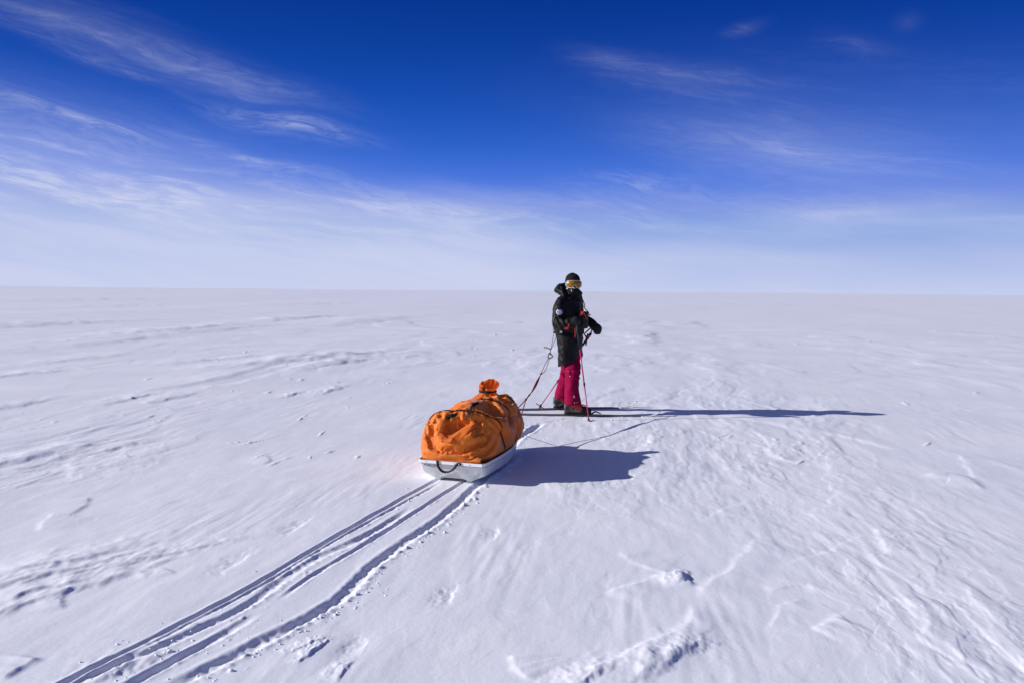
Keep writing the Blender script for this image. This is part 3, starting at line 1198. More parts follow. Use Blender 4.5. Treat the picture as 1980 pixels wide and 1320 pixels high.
def strap_round(st, a0, a1, width, n=70, dev=0.0):
    P, N = [], []
    for a in np.linspace(R(a0), R(a1), n):
        c = SL(float(strap_s(st, a)), 0, .27)
        d = SR * math.cos(a) + UP * math.sin(a)
        loc_, nor, i_, di = bag_bvh.ray_cast(c, d)
        if loc_ is None:
            continue
        P.append(loc_)
        N.append(d)
    P = [Vector(np.mean([P[k] for k in range(max(0, i - 1), min(len(P), i + 2))], axis=0)) + N[i] * .0045 for i in range(len(P))]
    return ribbon(P, N, width, .003)


for st in STRAPS:
    v, f = strap_round(st, -14, 194, .017)
    mesh_obj('strap', v, f, M['webbing'], bag, smooth=False)
P, N = px_line([(904, 806), (908, 795), (914, 785), (925, 778)], [bag_bvh], 6, .006)
v, f = ribbon(P, N, .024, .003)
mesh_obj('strap', v, f, M['webbing'], bag, smooth=False)
P, N = px_line([(862, 809), (872, 804), (884, 801)], [bag_bvh], 5, .010)
v, f = ribbon(P, N, .026, .007)
mesh_obj('buckle', v, f, M['webbing'], bag, smooth=False)

# gathered neck: cinched tube that flares into a crumpled open top
hit = bag_bvh.ray_cast(Vector((-.215, 7.40, 1.5)), Vector((0, 0, -1)))[0]
base = Vector((-.225, 7.42, max(hit.z - .02, .545)))
rs = []
NK = 72
prof = [(-.07, .20), (-.03, .165), (.00, .128), (.018, .100), (.034, .082), (.048, .072), (.058, .070), (.068, .074), (.080, .084), (.092, .092), (.104, .093), (.115, .088), (.123, .079)]
for k, (zz, r) in enumerate(prof):
    ring = []
    fl = max(0, (zz - .058) / .065)
    for j in range(NK):
        a = 2 * math.pi * j / NK
        ruff = 1 + (.05 + .16 * fl) * math.sin(5 * a + 1.2 + zz * 6) + (.05 + .07 * fl) * math.sin(11 * a + zz * 14) + .16 * mnoise.noise(Vector((math.cos(a) * 2, math.sin(a) * 2, zz * 12)))
        rr = r * ruff
        # the top leans away from the viewer and stands higher at the back
        x = math.cos(a) * rr * .95
        y = math.sin(a) * rr * .85
        z = zz + fl * (.040 * math.sin(a) + .020 * math.cos(a) + .012 * mnoise.noise(Vector((a * 1.3, 7, 1))))
        ring.append(base + Vector((x + .010 * fl, y, z)))
    rs.append(ring)
v, f = rings(rs, cap=False)
neck = mesh_obj('gathered_neck', v, f, M['orange_thin'], bag)
md = neck.modifiers.new('s', 'SUBSURF')
md.levels = md.render_levels = 1
apply_mods(neck)
ring = [base + Vector((math.cos(a) * .080 * (1 + .05 * math.sin(5 * a + 1.7)), math.sin(a) * .068 * (1 + .05 * math.sin(5 * a + 1.7)), .055 + .004 * math.sin(a))) for a in np.linspace(0, 2 * math.pi, 40)]
v, f = ribbon(ring, [(p - base - UP * .055).normalized() for p in ring], .016, .003)
tie = mesh_obj('tie_strap', v, f, M['webbing'], neck, smooth=False)
tail = spline([base + Vector((-.028, -.070, .100)), base + Vector((-.026, -.072, .07)), base + Vector((-.012, -.086, .038)), base + Vector((.004, -.105, .018))], 4)
v, f = ribbon(tail, [Vector((-.2, -1, .2))] * len(tail), .018, .003)
mesh_obj('strap_end', v, f, M['webbing'], neck, smooth=False)

# folded mouth at the back: a lip of spare cloth that stands open
low = [(847, 838), (850, 847), (858, 853), (868, 856), (880, 854), (893, 848), (905, 838), (916, 828), (922, 818)]
lip = [(848, 836), (857, 840), (866, 846), (874, 846), (884, 838), (895, 829), (908, 823), (917, 818), (922, 814)]
hgt = [.004, .030, .050, .058, .058, .050, .040, .026, .006]
lo3 = spline([cast(x, y, [bag_bvh], .002)[0] for x, y in low], 5)
lp3 = []
for (x, y), h_ in zip(lip, hgt):
    p, nn = cast(x, y, [bag_bvh], 0)
    view = (Vector((0, 0, CAM_H)) - p).normalized()
    lp3.append(p + view * h_ * 1.25)
lp3 = spline(lp3, 5)
rows = []
NR_ = 10
for k in range(NR_ + 1):
    t = k / NR_
    row = []
    for i in range(len(lo3)):
        p = lo3[i].lerp(lp3[i], t)
        bulge = math.sin(math.pi * t) * .016
        u_ = i / (len(lo3) - 1)
        wr = .010 * t * mnoise.noise(Vector((u_ * 11, t * 2, 3))) + .004 * math.sin(u_ * 46 + t * 3) * t
        row.append(p + Vector((-.2, -.8, -.35)).normalized() * (bulge + wr))
    rows.append(row)
# lip rolls back inside and down to the cloth behind
up_px = [(849, 833), (853, 829), (859, 824), (866, 819), (874, 815), (884, 812), (896, 811), (908, 811), (919, 812)]
back = spline([cast(x, y, [bag_bvh], .003)[0] for x, y in up_px], 5)
for k in range(1, 9):
    t = k / 8
    row = []
    for i in range(len(lo3)):
        p = lp3[i].lerp(back[i], t)
        depth = math.sin(math.pi * min(1, t * 1.05)) * .055 * math.sin(math.pi * (i + .5) / len(lo3))
        row.append(p + Vector((.15, 1, -.55)).normalized() * depth)
    rows.append(row)
nn_ = len(lo3)
V = [p for r in rows for p in r]
Fc = [(i * nn_ + j, i * nn_ + j + 1, (i + 1) * nn_ + j + 1, (i + 1) * nn_ + j) for i in range(len(rows) - 1) for j in range(nn_ - 1)]
mouth = mesh_obj('folded_mouth', V, Fc, M['orange_thin'], bag)
md = mouth.modifiers.new('s', 'SUBSURF')
md.levels = md.render_levels = 1
apply_mods(mouth)

# loose cloth tucked along the back rim
rs = []
for f_ in np.linspace(-1, 1, 60):
    t = f_ * .245
    wob = mnoise.noise(Vector((t * 9, 0, 2)))
    wob2 = mnoise.noise(Vector((t * 22, 5, 2)))
    hgt_ = .030 + .016 * wob + .010 * wob2
    o_ = -.072 + .012 * abs(f_) ** 3 + .008 * wob2
    ring = []
    for a in np.linspace(0, 2 * math.pi, 10)[:-1]:
        ring.append(SL(o_ + math.cos(a) * (.012 + .005 * wob2) + .05 * max(0, math.sin(a)) , t, .182 + hgt_ * .5 * (1 + math.sin(a))))
    rs.append(ring)
v, f = rings(rs)
mesh_obj('tucked_hem', v, f, M['orange'], bag)

# ------------------------------------------------------------------ skier
M['jacket'] = material('black_jacket', (.0048, .0044, .0058), .6, .20)
add_noise_bump(M['jacket'], 60, .35, .006, 4)
M['fleece'] = material('black_knit', (.010, .0095, .011), .9, .15)
add_noise_bump(M['fleece'], 220, .5, .003, 2)
M['trousers'] = material('crimson_trousers', (.22, .003, .038), .8, .08)
mottle(M['trousers'], (.21, .001, .034), (.27, .002, .045), 14)
M['boot'] = material('boot_rubber', (.035, .032, .031), .7, .3)
mottle(M['boot'], (.028, .026, .026), (.20, .18, .16), 22, .42, .70, 6)
M['sole'] = material('boot_sole', (.010, .010, .011), .75, .25)
M['redliner'] = material('red_gaiter', (.55, .025, .012), .6, .3)
mottle(M['redliner'], (.30, .010, .010), (.52, .030, .010), 30)
M['mitten'] = material('black_mitten', (.011, .011, .012), .75, .25)
add_noise_bump(M['mitten'], 90, .4, .004, 3)
M['frame'] = material('white_frame', (.66, .66, .69), .35, .5)
M['lens'] = material('amber_lens', (.25, .115, .003), .22, .25, Coat_Weight=.08, Coat_Roughness=.05)
_nb = NB(M['lens'].node_tree)
_tc = _nb.n.new('ShaderNodeTexCoord')
M['red'] = material('bright_red', (.70, .035, .03), .55, .3)
M['pole'] = material('magenta_shaft', (.42, .02, .11), .35, .5)
M['poledark'] = material('dark_grip', (.015, .014, .016), .65, .3)
M['frost'] = material('frost', (.80, .82, .86), .8, .2)
M['ski'] = material('ski_topsheet', (.10, .10, .12), .45, .4)
M['skitip'] = material('ski_tip', (.62, .60, .58), .4, .4)
mottle(M['skitip'], (.25, .22, .20), (.72, .71, .70), 30, .38, .55, 3)
M['patchblue'] = material('patch_blue', (.10, .11, .36), .7, .2)
M['patchviolet'] = material('patch_violet', (.30, .25, .50), .7, .2)
M['patchwhite'] = material('patch_white', (.72, .72, .78), .7, .2)
M['eyelet'] = material('brass_eyelet', (.75, .62, .50), .35, .5)
M['grey'] = material('grey_plastic', (.22, .22, .23), .5, .4)
M['skin'] = material('skin', (.42, .24, .17), .55, .3)

BASE = Vector((.76, 10.08, 0))
PX = 10.05 / FPX                    # metres per photo pixel where the skier stands
FACE = R(-35)                       # chest turned right and towards the viewer


def oval(c, w, lat=1.32, rot=FACE, n=40, tilt=None):
    """ring seen w metres wide from the front; deeper across the shoulders than front to back"""
    ex = math.hypot(math.cos(rot), lat * math.sin(rot))
    a = w / 2 / ex
    b = a * lat
    out_ = []
    for j in range(n):
        t = 2 * math.pi * j / n
        x, y = a * math.cos(t), b * math.sin(t)
        p = Vector((x * math.cos(rot) - y * math.sin(rot), x * math.sin(rot) + y * math.cos(rot), 0))
        if tilt:
            p.z = p.x * tilt[0] + p.y * tilt[1]
        out_.append(c + p)
    return out_


YB = 10.07                          # depth of the trunk's middle


def ring_px(py, l, r, Y=YB, **kw):
    a, b = at(l, py, Y), at(r, py, Y)
    return oval((a + b) / 2, (b - a).length, **kw)


# --- the body itself, one surface grown on a skeleton
J = {'pelvis': at(1104, 680, 10.08), 'waist': at(1102, 650, 10.08), 'chest': at(1102, 605, 10.07), 'neckb': at(1106, 577, 10.08),
     'neck': at(1107, 568, 10.06), 'jaw': at(1107, 560, 10.03), 'head': at(1107.4, 549, 10.03), 'crown': at(1107.6, 537, 10.04),
     'shR': at(1086, 588, 9.90), 'elR': at(1081, 626, 9.80), 'wrR': at(1106, 624, 9.70), 'haR': at(1114, 622, 9.68),
     'shL': at(1113, 590, 10.22), 'elL': at(1126, 616, 10.24), 'wrL': at(1147, 630, 10.14), 'haL': at(1154, 638, 10.12),
     'hipR': at(1105, 690, 9.97), 'knR': at(1106, 728, 9.87), 'anR': at(1101, 781, 9.78), 'toR': at(1128, 796, 9.77),
     'hipL': at(1101, 690, 10.20), 'knL': at(1095, 728, 10.26), 'anL': at(1082, 770, 10.31), 'toL': at(1106, 783, 10.34)}
rad = {'pelvis': .13, 'waist': .12, 'chest': .135, 'neckb': .06, 'neck': .05, 'jaw': .062, 'head': .076, 'crown': .06, 'shR': .06, 'elR': .042, 'wrR': .030,
       'haR': .034, 'shL': .06, 'elL': .042, 'wrL': .030, 'haL': .034, 'hipR': .085, 'knR': .058, 'anR': .04, 'toR': .032, 'hipL': .085, 'knL': .058, 'anL': .04, 'toL': .032}
names = list(J)
edges = [('pelvis', 'waist'), ('waist', 'chest'), ('chest', 'neckb'), ('neckb', 'neck'), ('neck', 'jaw'), ('jaw', 'head'), ('head', 'crown'), ('chest', 'shR'), ('shR', 'elR'), ('elR', 'wrR'),
         ('wrR', 'haR'), ('chest', 'shL'), ('shL', 'elL'), ('elL', 'wrL'), ('wrL', 'haL'), ('pelvis', 'hipR'), ('hipR', 'knR'), ('knR', 'anR'), ('anR', 'toR'),
         ('pelvis', 'hipL'), ('hipL', 'knL'), ('knL', 'anL'), ('anL', 'toL')]
me = bpy.data.meshes.new('person')
me.from_pydata([tuple(J[k] - BASE) for k in names], [(names.index(a), names.index(b)) for a, b in edges], [])
person = bpy.data.objects.new('person', me)
COL.objects.link(person)
person.location = BASE
md = person.modifiers.new('skin', 'SKIN')
for i, k in enumerate(names):
    me.skin_vertices[0].data[i].radius = (rad[k] * .85, rad[k] * .85)
me.skin_vertices[0].data[names.index('pelvis')].use_root = True
md = person.modifiers.new('sub', 'SUBSURF')
md.levels = md.render_levels = 2
bpy.context.view_layer.update()
apply_mods(person)
person.data.materials.append(M['skin'])
tag(person, 'skier in black parka and crimson trousers standing beside the sled, head turned', 'person')
bpy.context.view_layer.update()


def wrinkle(o, fn):
    c, nrm = co_array(o), no_array(o)
    mw_ = np.array(o.matrix_world)
    w_ = c @ mw_[:3, :3].T + mw_[:3, 3]
    set_co(o, c + nrm * fn(w_)[:, None])


def n3(p, sx, sy, sz, seed=0):
    return np.array([mnoise.noise(Vector((q[0] * sx + seed, q[1] * sy - seed, q[2] * sz + seed * .7))) for q in p])


# --- parka
HK = dict(Y=10.02, lat=1.62)
tr_ = [ring_px(699, 1078.5, 1128, tilt=(.34, .06), **HK), ring_px(691, 1079, 1127.5, tilt=(.28, .05), **HK), ring_px(680, 1078.5, 1127.5, tilt=(.12, .03), **HK), ring_px(662, 1076, 1128, Y=10.03, lat=1.5), ring_px(648, 1074.5, 1128.5, Y=10.05, lat=1.4),
       ring_px(640, 1074, 1129), ring_px(628, 1075, 1132), ring_px(614, 1075, 1132), ring_px(602, 1074, 1130), ring_px(592, 1075, 1129),
       ring_px(583, 1078, 1128), ring_px(576, 1083, 1126, lat=1.25), ring_px(570, 1089, 1124, lat=1.05), ring_px(563.5, 1091.5, 1122.5, lat=1.0, Y=10.05)]
armR = spline([at(1088, 582, 9.97), at(1082, 593, 9.87), at(1080, 611, 9.82), at(1080.5, 625.5, 9.79), at(1088, 628.5, 9.74), at(1099, 626, 9.70), at(1108, 624, 9.68)], 4)
rR = ispline([.074, .084, .076, .076, .074, .064, .054], 4)
armL = spline([at(1111, 588, 10.18), at(1115, 600, 10.26), at(1122, 613, 10.27), at(1133, 619.5, 10.23), at(1144.5, 627, 10.16), at(1150, 631, 10.14)], 4)
rL = ispline([.07, .074, .068, .060, .058, .054], 4)
v, f = join(rings(tr_), tube(armR, rR, 18), tube(armL, rL, 18))
jacket = mesh_obj('parka', v, f, M['jacket'], person)
remesh(jacket, .0085, 5)


def jacket_folds(w):
    z = w[:, 2]
    d = .012 * n3(w, 6, 6, 5, 1) + .010 * n3(w, 12, 12, 16, 5) + .003 * n3(w, 34, 34, 30, 9)
    # bunched sleeve of the bent arm
    arm = np.exp(-(((w[:, 0] - J['elR'].x - .06) / .14) ** 2 + ((z - J['elR'].z) / .09) ** 2)) * (w[:, 1] < 9.86)
    d += .011 * arm * np.sin((w[:, 0] * .9 + z * .45) * 95 + 3 * n3(w, 9, 9, 9, 3))
    # drawn in under the hip belt
    d -= .012 * np.exp(-((z - at(1100, 637, YB).z) / .022) ** 2) * (1 - arm)
    return d


wrinkle(jacket, jacket_folds)
jb = bvh_of(jacket)

# collar and bunched hood behind the neck
hood_path = spline([at(1094, 576, 9.95), at(1086, 565, 9.99), at(1082.5, 559, 10.08), at(1087, 556.5, 10.19), at(1102, 558, 10.24), at(1116, 566, 10.20), at(1122, 577, 10.08)], 5)
v, f = tube(hood_path, ispline([.030, .046, .058, .062, .058, .045, .03], 5), 18)
hood = mesh_obj('hood', v, f, M['jacket'], jacket)
remesh(hood, .009, 3)
wrinkle(hood, lambda w: .024 * n3(w, 11, 11, 13, 2) + .012 * n3(w, 30, 30, 30, 4))

# --- trousers
YN, YF = 9.90, 10.36
legN = [ring_px(676, 1090, 1121, 10.05, lat=.9), ring_px(692, 1090, 1121.5, 9.99, lat=.85), ring_px(705, 1090.5, 1123, 9.93, lat=.9), ring_px(716, 1092.5, 1122.5, 9.89, lat=.95), ring_px(724, 1093, 1121.5, 9.87, lat=.95),
        ring_px(736, 1092, 1119.5, 9.85, lat=.95), ring_px(750, 1091.3, 1119, 9.82, lat=.98), ring_px(764, 1091, 1120.5, 9.80, lat=1.0), ring_px(772, 1091, 1122, 9.79, lat=1.02), ring_px(780.5, 1090.8, 1123.5, 9.785, lat=1.02)]
legF = [ring_px(676, 1090, 1117, 10.14, lat=.9), ring_px(695, 1086, 1116, 10.20, lat=.95), ring_px(716, 1084, 1111, 10.25, lat=.95), ring_px(732, 1081, 1107, 10.28, lat=.95),
        ring_px(748, 1076.5, 1103, 10.30, lat=.98), ring_px(758, 1073.5, 1101.5, 10.31, lat=1.02), ring_px(769, 1071.5, 1101, 10.31, lat=1.04)]
v, f = join(rings(legN), rings(legF), ellipsoid(at(1104, 676, 10.08), .105, .15, .11))
trou = mesh_obj('trousers', v, f, M['trousers'], person)
remesh(trou, .0085, 4)


def trouser_folds(w):
    z = w[:, 2]
    d = .008 * n3(w, 7, 7, 5, 11) + .006 * n3(w, 18, 18, 9, 12)
    knee = np.exp(-((z - at(1106, 722, YN).z) / .075) ** 2)
    d += .020 * knee * np.sin(z * 80 + (w[:, 0] - BASE.x) * 45 + 7 * n3(w, 8, 8, 8, 13)) * (.3 + n3(w, 9, 9, 9, 15))
    low_ = np.exp(-((z - .10) / .10) ** 2)
    d += .006 * low_ * np.sin(np.arctan2(w[:, 1] - YN, w[:, 0] - at(1106, 760, YN).x) * 6)
    return d


wrinkle(trou, trouser_folds)
tb = bvh_of(trou)
for (px, py) in [(1095.5, 697), (1094.2, 702), (1099, 717.5), (1102, 727), (1110, 765), (1110.5, 767.5), (1111, 778), (1115.5, 777.5)]:
    p, nn = cast(px, py, [tb], .001)
    if p:
        v, f = ellipsoid(p, .0055, .0055, .0055, u=8, v=6)
        mesh_obj('eyelet', v, f, M['eyelet'], trou)

# --- head: knitted cap, face mask, goggles
HC = at(1107.4, 550, 10.03)
HR = Matrix.Rotation(R(6), 3, 'Z')      # looks at the camera, a touch past it


def head_pt(x, y, z):
    return HC + HR @ Vector((x, y, z))


mask_rings = []
for py, hw, dep, fwd in [(541, 12.6, .098, 0), (547, 13.2, .100, -.004), (553, 13.2, .100, -.008), (558, 12.8, .100, -.014), (563, 12.0, .096, -.018), (567.5, 10.8, .088, -.016), (572, 10.6, .078, .0), (580, 12.5, .085, .02)]:
    c = at(1107.2, py, 10.03 + fwd)
    mask_rings.append([c + HR @ Vector((math.cos(t) * hw * PX, math.sin(t) * dep * (1.0 if math.sin(t) > 0 else 1.05), 0)) for t in np.linspace(0, 2 * math.pi, 33)[:-1]])
nose = ellipsoid(head_pt(.002, -.105, -.045), .020, .030, .032)
muzz = ellipsoid(head_pt(.002, -.098, -.088), .046, .036, .034)
v, f = join(rings(mask_rings), nose, muzz)
mask = mesh_obj('face_mask', v, f, M['fleece'], person)
remesh(mask, .006, 4)
wrinkle(mask, lambda w: .004 * n3(w, 22, 22, 30, 6))
mb = bvh_of(mask)
for pts, r_ in (([(1106, 557.4), (1109, 557.0), (1112, 557.6)], .0034), ([(1105.4, 560), (1104.6, 562), (1106, 564.2)], .0028), ([(1095.5, 558), (1098, 559)], .004), ([(1098.4, 567), (1099.6, 568.2)], .0022)):
    P, N = px_line(pts, [mb], 5, .001)
    if len(P) > 1:
        v, f = tube(P, r_, 6)
        mesh_obj('frost_patch', v, f, M['frost'], mask)

cap_rings = []
_dome = [(.052 + .087 * math.sin(t), math.cos(t) ** .85) for t in np.linspace(.18, math.pi / 2 - .05, 9)]
for k, (z, rr) in enumerate([(.018, 1.0), (.032, 1.02), (.048, 1.015)] + _dome):
    cap_rings.append([head_pt(math.cos(t) * .0935 * rr, math.sin(t) * .112 * rr + .004, z + .010 * math.sin(t)) for t in np.linspace(0, 2 * math.pi, 41)[:-1]])
v, f = rings(cap_rings)
cap_ = mesh_obj('knit_cap', v, f, M['fleece'], person)
md = cap_.modifiers.new('s', 'SUBSURF')
md.levels = md.render_levels = 1
apply_mods(cap_)

# goggles
gog = empty('goggles', HC)
gog.parent = person
gog.matrix_parent_inverse = person.matrix_world.inverted()
bpy.context.view_layer.update()
GR = .104


def gpt(th, z, r=GR):
    return head_pt(math.sin(th) * r * 1.02, -math.cos(th) * r * 1.13 - .012 + .006 * (z / .045) ** 2, z)


def gtop(u): return .043 - .010 * abs(u) ** 3
def gbot(u):
    notch = .034 * math.exp(-abs(u / .24) ** 3)
    return -.046 + notch + .014 * abs(u) ** 3


TH = R(56)
NU, NV = 41, 13
V = []
for i in range(NU):
    u = -1 + 2 * i / (NU - 1)
    for j in range(NV):
        t = j / (NV - 1)
        V.append(gpt(u * TH, gbot(u) + (gtop(u) - gbot(u)) * t, GR + .006 * math.sin(math.pi * t)))
Fc = [(i * NV + j, (i + 1) * NV + j, (i + 1) * NV + j + 1, i * NV + j + 1) for i in range(NU - 1) for j in range(NV - 1)]
mesh_obj('lens', V, Fc, M['lens'], gog)
per = [gpt(u * TH, gtop(u) + .003) for u in np.linspace(-1, 1, 25)]
per += [gpt(TH * 1.0, z) for z in np.linspace(gtop(1), gbot(1), 5)[1:-1]]
per += [gpt(u * TH, gbot(u) - .003) for u in np.linspace(1, -1, 41)]
per += [gpt(-TH, z) for z in np.linspace(gbot(-1), gtop(-1), 5)[1:-1]]
per.append(per[0])
lo_i = 25 + 3
v, f = tube(per, [(.0026 if not (lo_i <= i < lo_i + 41) else .0034) for i in range(len(per))], 8, cap=False)
mesh_obj('frame', v, f, M['frame'], gog)
for sgn in (-1, 1):
    pts = [gpt(sgn * TH * 1.02, z_ , GR + .004) for z_ in (.030, .012, -.008, -.028)]
    v, f = tube(pts, [(.010, .007)] * 4, 10, up=HR @ Vector((1, 0, 0)))
    mesh_obj('strap_arm', v, f, M['frame'], gog)
band = [head_pt(math.sin(t) * .0985, -math.cos(t) * .118 + .004, .012 + .01 * math.cos(t) * -1) for t in np.linspace(R(62), R(298), 30)]
v, f = ribbon(band, [(p - HC).normalized() for p in band], .036, .003)
mesh_obj('head_strap', v, f, M['poledark'], gog)

# --- boots
def boot(heel, toe, gaiter):
    d = (toe - heel)
    L_ = d.length
    d.normalize()
    s_ = Vector((d.y, -d.x, 0))
    root = empty('boot', heel)
    root.parent = person
    root.matrix_parent_inverse = person.matrix_world.inverted()
    bpy.context.view_layer.update()

    def B(x, y, z):
        return heel + d * (x * L_) + s_ * y + UP * z

    def prof(rows, n=20):
        rs_ = []
        for x, hw, z0, z1 in rows:
            rs_.append([B(x, math.copysign(abs(math.cos(t)) ** .8, math.cos(t)) * hw, z0 + (z1 - z0) * (.5 + .5 * math.copysign(abs(math.sin(t)) ** .75, math.sin(t)))) for t in np.linspace(0, 2 * math.pi, n + 1)[:-1]])
        return rings(rs_)
    v, f = prof([(-.01, .026, .050, .11), (.008, .042, .028, .145), (.06, .049, .018, .165), (.15, .050, .018, .165), (.30, .051, .018, .150), (.45, .052, .018, .125),
                 (.60, .055, .018, .098), (.70, .056, .018, .086)])
    o = mesh_obj('boot_shell', v, f, M['boot'], root)
    remesh(o, .007, 3)
    wrinkle(o, lambda w: .005 * n3(w, 20, 20, 26, 21))
    v, f = prof([(.62, .060, .015, .112), (.72, .0605, .015, .106), (.82, .059, .016, .098), (.92, .052, .018, .086), (.98, .036, .022, .070), (1.0, .016, .030, .056)])
    o = mesh_obj('toe_cap', v, f, M['sole'], root)
    remesh(o, .007, 3)
    out_ = [(.0, .018), (.02, .038), (.10, .049), (.3, .050), (.5, .051), (.7, .058), (.85, .056), (.95, .043), (1.0, .018)]
    line = [(x, y) for x, y in out_] + [(x, -y) for x, y in reversed(out_)]
    n_ = len(line)
    V_ = [B(x, y, .0) for x, y in line] + [B(x, y * 1.02, .024) for x, y in line]
    F_ = [tuple(range(n_)), tuple(reversed(range(n_, 2 * n_)))] + [(i, i + n_, (i + 1) % n_ + n_, (i + 1) % n_) for i in range(n_)]
    o = mesh_obj('sole', V_, F_, M['sole'], root, smooth=False)
    fix_normals(o)
    if gaiter:
        v, f = prof([(.20, .054, .112, .158), (.28, .0585, .090, .162), (.40, .0610, .064, .160), (.52, .0625, .050, .142), (.60, .0625, .046, .124), (.66, .061, .050, .110)])
        o = mesh_obj('gaiter', v, f, M['redliner'], root)
        remesh(o, .006, 3)
        wrinkle(o, lambda w: .006 * n3(w, 18, 18, 40, 31))
    return root


SKI_T = .024
SKI_N = (Vector((.080, 9.805, 0)), Vector((1.800, 9.735, 0)))      # near ski, tail and where the tip lifts
SKI_F = (Vector((.070, 10.20, 0)), Vector((1.620, 10.50, 0)))


def on_ski(sk, x):
    t = (x - sk[0].x) / (sk[1].x - sk[0].x)
    return sk[0].lerp(sk[1], t) + UP * SKI_T


hN = on_ski(SKI_N, at(1091, 798, 9.77).x)
dN0 = (SKI_N[1] - SKI_N[0]).normalized()
tN = hN + dN0 * .335
bootN = boot(hN, tN, True)
hF = on_ski(SKI_F, at(1070.5, 786, 10.3).x)
dF = (SKI_F[1] - SKI_F[0]).normalized()
bootF = boot(hF, hF + dF * .335, True)

# --- mittens
def mitten(wrist, knuck, tip, thumb0, thumb1, r0):
    P = spline([wrist, wrist.lerp(knuck, .55), knuck, knuck.lerp(tip, .6), tip], 3)
    rr = ispline([r0 * .92, r0 * 1.05, r0 * 1.02, r0 * .88, r0 * .55], 3)
    v, f = join(tube(P, rr, 16), tube(spline([thumb0, thumb0.lerp(thumb1, .6), thumb1], 3), ispline([r0 * .5, r0 * .48, r0 * .34], 3), 12))
    o = mesh_obj('mitten', v, f, M['mitten'], person)
    remesh(o, .006, 4)
    wrinkle(o, lambda w: .004 * n3(w, 24, 24, 24, 41))
    return o


mitR = mitten(at(1104, 624, 9.69), at(1114, 620, 9.66), at(1117.5, 629, 9.655), at(1110, 620, 9.65), at(1116.5, 617, 9.635), .050)
mitL = mitten(at(1145, 628.5, 10.15), at(1155.5, 635.5, 10.11), at(1154.8, 646.5, 10.10), at(1150, 632, 10.12), at(1150.5, 643.5, 10.07), .055)

# --- sleeve badge
pp, pn = cast(1081.5, 603.6, [jb], .004)
bq = pn.to_track_quat('Z', 'Y')


def disc(r0, r1, z, a0=0, a1=360, off=(0, 0)):
    n_ = 36
    V_, F_ = [], []
    for i in range(n_ + 1):
        a = R(a0 + (a1 - a0) * i / n_)
        for r_ in (r0, r1):
            V_.append(pp + bq @ Vector((math.cos(a) * r_ + off[0], math.sin(a) * r_ + off[1], z)))
    for i in range(n_):
        F_.append((i * 2, i * 2 + 1, i * 2 + 3, i * 2 + 2))
    return V_, F_


v, f = disc(0.0, .038, 0)
badge = mesh_obj('sleeve_badge', v, f, M['patchwhite'], jacket, smooth=False)
md = badge.modifiers.new('s', 'SOLIDIFY')
md.thickness = .006
md.offset = -1
apply_mods(badge)
v, f = disc(.021, .033, .0012, -110, 130)
mesh_obj('badge_ring', v, f, M['patchblue'], badge, smooth=False)
v, f = disc(.023, .032, .0012, 150, 230)
mesh_obj('badge_ring', v, f, M['patchviolet'], badge, smooth=False)
v, f = disc(.004, .014, .0012, 20, 200)
mesh_obj('badge_ring', v, f, M['patchviolet'], badge, smooth=False)
v, f = disc(.0, .007, .0016, off=(-.006, -.006))
mesh_obj('badge_ring', v, f, M['patchviolet'], badge, smooth=False)

# --- hip belt of the hauling harness
harness = empty('hauling_harness', at(1100, 640, YB))
harness.parent = person
harness.matrix_parent_inverse = person.matrix_world.inverted()
bpy.context.view_layer.update()


def around(py, Y, width, thick, off, n=60, a0=0, a1=360, mats='webbing', name='belt'):
    c = at(1101.5, py, Y)
    P, N = [], []
    for a in np.linspace(R(a0), R(a1), n):
        d = Vector((math.cos(a), math.sin(a), 0))
        lo_, no_, i_, di = jb.ray_cast(c + d * .6, -d)
        if lo_ is None:
            continue
        rr_ = min((lo_ - c).length, .235)
        P.append(c + d * (rr_ + off))
        N.append(d)
    k_ = 3
    P = [Vector(np.mean([P[j % len(P)] for j in range(i - k_, i + k_ + 1)], axis=0)) if a1 - a0 >= 360 else P[i] for i in range(len(P))]
    v_, f_ = ribbon(P, N, width, thick)
    return mesh_obj(name, v_, f_, M[mats], harness, smooth=False)


around(638, YB, .075, .012, .006)
pad = around(637, YB, .095, .022, +.030, n=18, a0=150, a1=245, mats='jacket', name='back_pad')
hb = bvh_of(pad)
hb2 = [hb, jb]
for (x, y, w_, h_) in [(1072.5, 639.5, .022, .03), (1078, 641, .012, .035), (1085.5, 642, .030, .026)]:
    p, nn = cast(x, y, hb2, .006)
    if p:
        v, f = box(p, w_, .012, h_, nn.to_track_quat('-Y', 'Z').to_matrix(), .002)
        mesh_obj('buckle', v, f, M['grey'] if w_ > .015 else M['poledark'], harness)
P, N = px_line([(1074, 612), (1070, 622), (1070, 632)], hb2, 5, .01)
if len(P) > 2:
    v, f = tube(P, .004, 6)
    mesh_obj('cord', v, f, M['cord'], harness)

# chest pouch with red lacing and a dangling strap
cp = at(1127, 619, 9.87)
rot = Matrix.Rotation(FACE + R(90), 3, 'Z')
v, f = box(cp, .15, .10, .22, rot, .035)
pouch = mesh_obj('chest_pouch', v, f, M['jacket'], harness)
remesh(pouch, .008, 4)
wrinkle(pouch, lambda w: .006 * n3(w, 14, 14, 20, 51))
pb_ = bvh_of(pouch)
front = [pb_, jb]
for pts, r_ in (([(1119.5, 597), (1123, 603), (1125.5, 607), (1121, 611.5)], .0034), ([(1124.5, 594), (1126.5, 601), (1129, 607), (1134, 617)], .0036),
                ([(1121.5, 610.5), (1124, 607), (1129, 608.5)], .0036), ([(1121, 596), (1124.5, 602), (1127, 606.5)], .0026), ([(1127, 598), (1128.5, 603), (1129.5, 608)], .0026)):
    P, N = px_line(pts, front, 6, .004)
    if len(P) > 2:
        v, f = tube(P, r_, 6)
        mesh_obj('red_lace', v, f, M['red'], harness)
